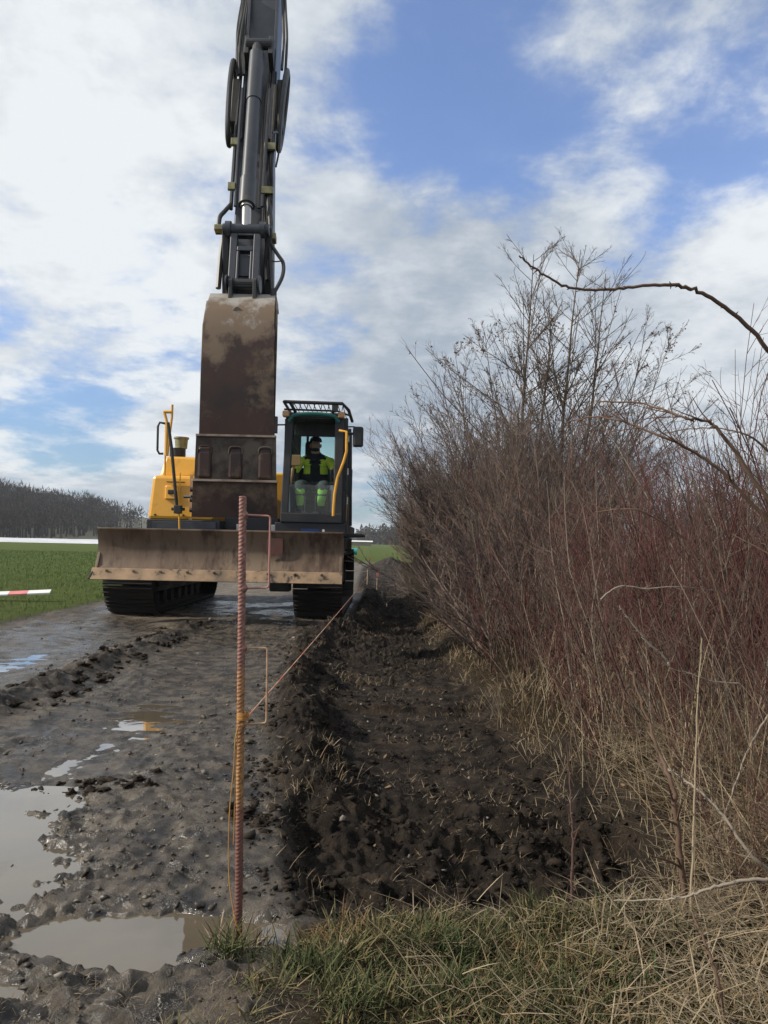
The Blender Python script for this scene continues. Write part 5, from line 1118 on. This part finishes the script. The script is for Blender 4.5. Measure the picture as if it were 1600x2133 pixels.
# dry standing grass along the hedge foot
def hf(x, y): return (x > hedge(y)+.0+.09*fbm(x, y, .25, 3, seed=46)-.02) & (x < hedge(y)+.95)
x, y = scat(50000, .3, 2.0, 2.0, 13, hf); 
k = r.random(len(x)) < np.clip(3.6/y, .25, 1)*np.exp(-((x-hedge(y))/.42)**2)*np.clip(.55+1.2*fbm(x, y, .3, 3, seed=51), .1, 1); x = x[k]; y = y[k]; n = len(x)
cl_ = np.clip(.55+.9*fbm(x, y, .35, 3, seed=47), .15, 1.3)
az = np.pi+r.normal(0, 2.0, n)
blades('dry_grass', x, y, r.uniform(.05, .22, n)*cl_, r.uniform(.0009, .0017, n)*(.8+.08*y), np.abs(r.normal(.85, .42, n)), np.clip(r.beta(2.2, 2, n)*.9, 0, 1), M['straw'], 'dry tan grass fringing the foot of the hedge along the dug strip', 'dry grass', az=az, segs=4)
x, y = scat(3000, .5, 2.6, 2.0, 4.6, lambda x, y: x > hedge(y)+.03); n = len(x)
blades('dry_stalks', x, y, r.uniform(.15, .6, n), r.uniform(.0008, .0018, n), np.abs(r.normal(.38, .34, n)), np.clip(r.beta(2, 2, n), 0, 1), M['straw'], 'tall pale stalks standing between the nearest shrubs', 'dry stalks', segs=4, curl=.7)
x, y = scat(5000, .6, 2.2, 1.9, 3.2, lambda x, y: x > hedge(y)+.08); n = len(x)
blades('fallen_stalks', x, y, r.uniform(.10, .34, n), r.uniform(.0007, .0018, n), np.abs(r.normal(1.2, .25, n)), np.clip(r.beta(2, 2, n), 0, 1), M['straw'], 'fallen straw stalks hanging over the edge of the dug strip', 'straw', az=np.pi+r.normal(0, 1.1, n), segs=3, lift=.14, curl=.6)
# leaf litter and roots mixed in the spoil
x, y = scat(60000, -1.2, .9, 2.1, 10, lambda x, y: (x > border(y)-.05) & (x < hedge(y)+.1) & (fbm(x, y, .25, 3, seed=48) > -.02)); n = len(x)
k = r.random(n) < np.clip(4/y, .2, 1)*.6; x = x[k]; y = y[k]; n = len(x)
blades('root_litter', x, y, r.uniform(.012, .06, n), r.uniform(.0005, .0012, n)*(.8+.12*y), np.abs(r.normal(1.15, .4, n)), np.clip(r.beta(2, 3, n), 0, 1), M['straw'], 'bits of root and dry grass mixed into the dark spoil', 'litter', segs=2)
x, y = scat(5200, -1.0, .0, 1.36, 1.88, lambda x, y: (ground(x, y) > WZ+.008) & (fbm(x, y, .2, 3, seed=81) > -.1)); n = len(x)
blades('mud_roots', x, y, r.uniform(.01, .045, n), r.uniform(.0004, .0009, n), np.abs(r.normal(1.2, .3, n)), np.clip(r.beta(2, 3, n)*.7, 0, 1), M['straw'], 'fine roots and grass fibres pressed into the mud in the lower left', 'litter', segs=2)
# spoil grass tufts
sp = [(690, 1570, 60), (680, 1590, 50), (760, 1395, 120), (700, 1610, 40), (650, 1640, 40), (730, 1330, 60), (1000, 1440, 60), (505, 1945, 50), (470, 1960, 40), (550, 1950, 30), (640, 1780, 30)]
X_ = []; Y_ = []
for a, c, k in sp:
    d = ray(a, c); t = (.0-CAMH)/d.z; X_.append(d.x*t+r.normal(0, .012*-t*0+.014*(-d.y*-t), k)); Y_.append(d.y*t+r.normal(0, .02, k))
X_ = np.concatenate(X_); Y_ = np.concatenate(Y_); n = len(X_)
blades('spoil_tufts', X_, Y_, r.uniform(.03, .10, n), r.uniform(.001, .002, n), np.abs(r.normal(.7, .4, n)), r.random(n), M['straw'], 'pale withered grass tufts sticking out of the muddy ridge and rod base', 'grass', segs=3)
# green field blades
x, y = scat(190000, -26, -3.7, 7.6, 46, lambda x, y: (x < -3.86-.15*fbm(x, y, .5, 3, seed=49)) & (x > -.56*y-.6)); n = len(x)
k = r.random(n) < np.clip((10/y)**1.0, .1, 1); x = x[k]; y = y[k]; n = len(x)
blades('field_grass', x, y, r.uniform(.03, .09, n), r.uniform(.0015, .003, n)*(y/10), np.abs(r.normal(.5, .3, n)), np.clip(.35+.3*fbm(x, y, .6, 3, seed=50)+r.normal(0, .22, n), 0, 1), M['fieldgrass'], 'short green meadow grass growing beside the track', 'grass', segs=2)
x, y = scat(26000, -.1, 1.3, 1.3, 1.98, lambda x, y: bankc(x, y)); n = len(x)
blades('short_moss_grass', x, y, r.uniform(.012, .035, n), r.uniform(.001, .0018, n), np.abs(r.normal(.8, .4, n)), np.clip(r.beta(2, 4, n), 0, 1), M['grass'], 'very short green moss and grass between the foreground tufts', 'grass', segs=2)

# dead leaves lying on the soil and the bank
n = 46; lx = r.uniform(-.5, 1.3, n); ly = r.uniform(1.5, 5.5, n); lz = ground(lx, ly)+.004; a = r.uniform(0, 6.28, n); sz = r.uniform(.007, .018, n); tl = r.uniform(-.5, .5, (n, 2))
prof_ = np.array([[-1, 0, 0], [-.35, .42, .12], [.35, .38, .10], [1, 0, .05], [.35, -.38, .10], [-.35, -.42, .12], [0, 0, -.02]]); V = []
for i in range(n):
    q = prof_*sz[i]; c, sn = math.cos(a[i]), math.sin(a[i]); X = q[:, 0]*c-q[:, 1]*sn; Y = q[:, 0]*sn+q[:, 1]*c; V.append(np.stack([X+lx[i], Y+ly[i], q[:, 2]+X*tl[i, 0]+Y*tl[i, 1]+lz[i]+sz[i]*.4], -1))
F = np.concatenate([np.array([[6, k, (k+1) % 6] for k in range(6)])+7*i for i in range(n)])
M['deadleaf'] = plant_mat('dead_leaf', [(.13, .08, .04), (.22, .15, .085), (.10, .05, .028)])
tag(np_mesh('dead_leaves', np.concatenate(V), F, M['deadleaf'], tint=np.repeat(r.random(n), 7)), 'small tan dead leaves lying on the dark soil and foreground grass', 'leaves', kind='stuff')
# ---------------------------------------------------------------- clods and stones
def lumps(name, x, y, s, m, label, cat, sink=.35, seed=0, sub=3):
    r = np.random.default_rng(seed+900); import bmesh
    bm = bmesh.new(); bmesh.ops.create_icosphere(bm, subdivisions=sub, radius=1); v0 = np.array([v.co[:] for v in bm.verts]); f0 = np.array([[v.index for v in f.verts] for f in bm.faces]); bm.free()
    Vs = []; Fs = []; z = ground(x, y); k = len(v0)
    vars_ = []
    for i in range(24):
        a = v0.copy(); off = r.uniform(-50, 50, 3)
        d = np.array([mnoise.noise(Vector(p*1.2+off))*1.1+mnoise.noise(Vector(p*2.9+off))*1.0+mnoise.noise(Vector(p*7+off))*.5 for p in a]); vars_.append(a*(1+d)[:, None]*np.array([r.uniform(.7, 1.3), r.uniform(.7, 1.2), r.uniform(.4, .75)]))
    for i in range(len(x)):
        a = vars_[i % 24]; t = r.uniform(0, 6.28); c, sn = math.cos(t), math.sin(t); q = a @ np.array([[c, sn, 0], [-sn, c, 0], [0, 0, 1]])
        Vs.append(q*s[i]*r.uniform(.7, 1.3, 3)+np.array([x[i], y[i], z[i]+s[i]*(.5-sink)])); Fs.append(f0+i*k)
    o = np_mesh(name, np.concatenate(Vs), np.concatenate(Fs), m, smooth=(sub > 2)); tag(o, label, cat, kind='stuff'); return o
M['clod'] = mat('soil_clod', (.009, .007, .005), .9, c2=(.030, .021, .014), scale=18, bump=.012, bscale=70, spec=.2)
M['mudclod'] = mat('wet_mud_clod', (.022, .017, .012), .42, c2=(.06, .045, .03), scale=18, bump=.008, bscale=80, r2=.7)
M['stone'] = mat('small_pale_stone', (.22, .19, .15), .8, c2=(.12, .10, .08), scale=30)
r = np.random.default_rng(123)
x, y = scat(2200, -.9, .9, 2.05, 9, lambda x, y: (x > border(y)+.0) & (x < hedge(y)+.05) & (fbm(x, y, .3, 3, seed=60) > -.05) & ((y < 3.1) | (x < border(y)+.5))); k = r.random(len(x)) < np.clip(3.2/y, 0, 1); x = x[k]; y = y[k]
lumps('soil_clods', x, y, np.minimum(r.gamma(1.4, .0065, len(x))+.004, .020), M['clod'], 'dark crumbly clods of dug soil along the strip', 'soil', sub=2)
x, y = scat(14000, -1.1, .95, 2.02, 7, lambda x, y: (x > border(y)-.1) & (x < hedge(y)+.1) & (fbm(x, y, .2, 3, seed=62) > -.15)); k = r.random(len(x)) < np.clip(2.9/y, 0, 1)**1.5; x = x[k]; y = y[k]
lumps('soil_crumbs', x, y, r.gamma(1.6, .0032, len(x))+.002, M['clod'], 'fine crumbs of dark soil sprinkled over the dug strip', 'soil', seed=7, sub=1)
x, y = scat(6500, -2.6, -.1, 1.42, 6, lambda x, y: (x < border(y)+.1) & (fbm(x, y, .25, 3, seed=63) > -.1)); k = r.random(len(x)) < np.clip(2.2/y, 0, 1)**1.5; x = x[k]; y = y[k]
k = ground(x, y) > WZ+.002; x = x[k]; y = y[k]
lumps('mud_crumbs', x, y, r.gamma(1.6, .0022, len(x))+.0015, M['mudclod'], 'fine crumbs and grit in the wet mud of the track', 'mud', seed=8, sub=1)
x, y = scat(700, -3.2, -.2, 1.45, 8.5, lambda x, y: (x < border(y)+.05) & (fbm(x, y, .4, 3, seed=61) > .0)); k = r.random(len(x)) < np.clip(2.6/y, 0, 1); x = x[k]; y = y[k]
lumps('mud_clods', x, y, np.minimum(r.gamma(1.6, .0040, len(x))+.003, .013), M['mudclod'], 'small wet lumps of mud scattered on the track', 'mud', seed=2, sub=2)
sx = np.concatenate([r.normal(-1.12, .10, 26), r.normal(-.46, .06, 12), r.uniform(-2.3, -1.8, 110)]); sy = np.concatenate([r.normal(3.05, .10, 26), r.normal(2.75, .05, 12), r.uniform(4, 8.3, 110)])
lumps('turned_clods', sx, sy, np.concatenate([r.uniform(.010, .024, 38), np.minimum(r.gamma(2, .008, 110)+.005, .028)]), M['clod'], 'dark clods turned up on the wet track and along its ridge', 'soil', seed=3)
x, y = scat(500, -2.6, .6, 1.6, 9, lambda x, y: x < hedge(y)-.1); 
lumps('small_stones', x, y, r.gamma(2, .0022, len(x))+.002, M['stone'], 'small pale stones and clay crumbs scattered over the mud', 'stones', seed=4, sub=1)
print('TRIS', sum(sum(len(p.vertices)-2 for p in m_.polygons) if len(m_.polygons) < 20000 else len(m_.polygons)*2 for m_ in bpy.data.meshes))

# ---------------------------------------------------------------- air
hz = MB(); hz.box((-1500, -60, -2.5), (1500, 1700, 45)); m = bpy.data.materials.new('haze'); m.use_nodes = True; t = m.node_tree; t.nodes.clear()
v = t.nodes.new('ShaderNodeVolumePrincipled'); v.inputs['Color'].default_value = (.80, .87, .95, 1); v.inputs['Density'].default_value = .00035; o_ = t.nodes.new('ShaderNodeOutputMaterial'); t.links.new(v.outputs[0], o_.inputs['Volume'])
tag(hz.build('haze', m), kind='stuff')
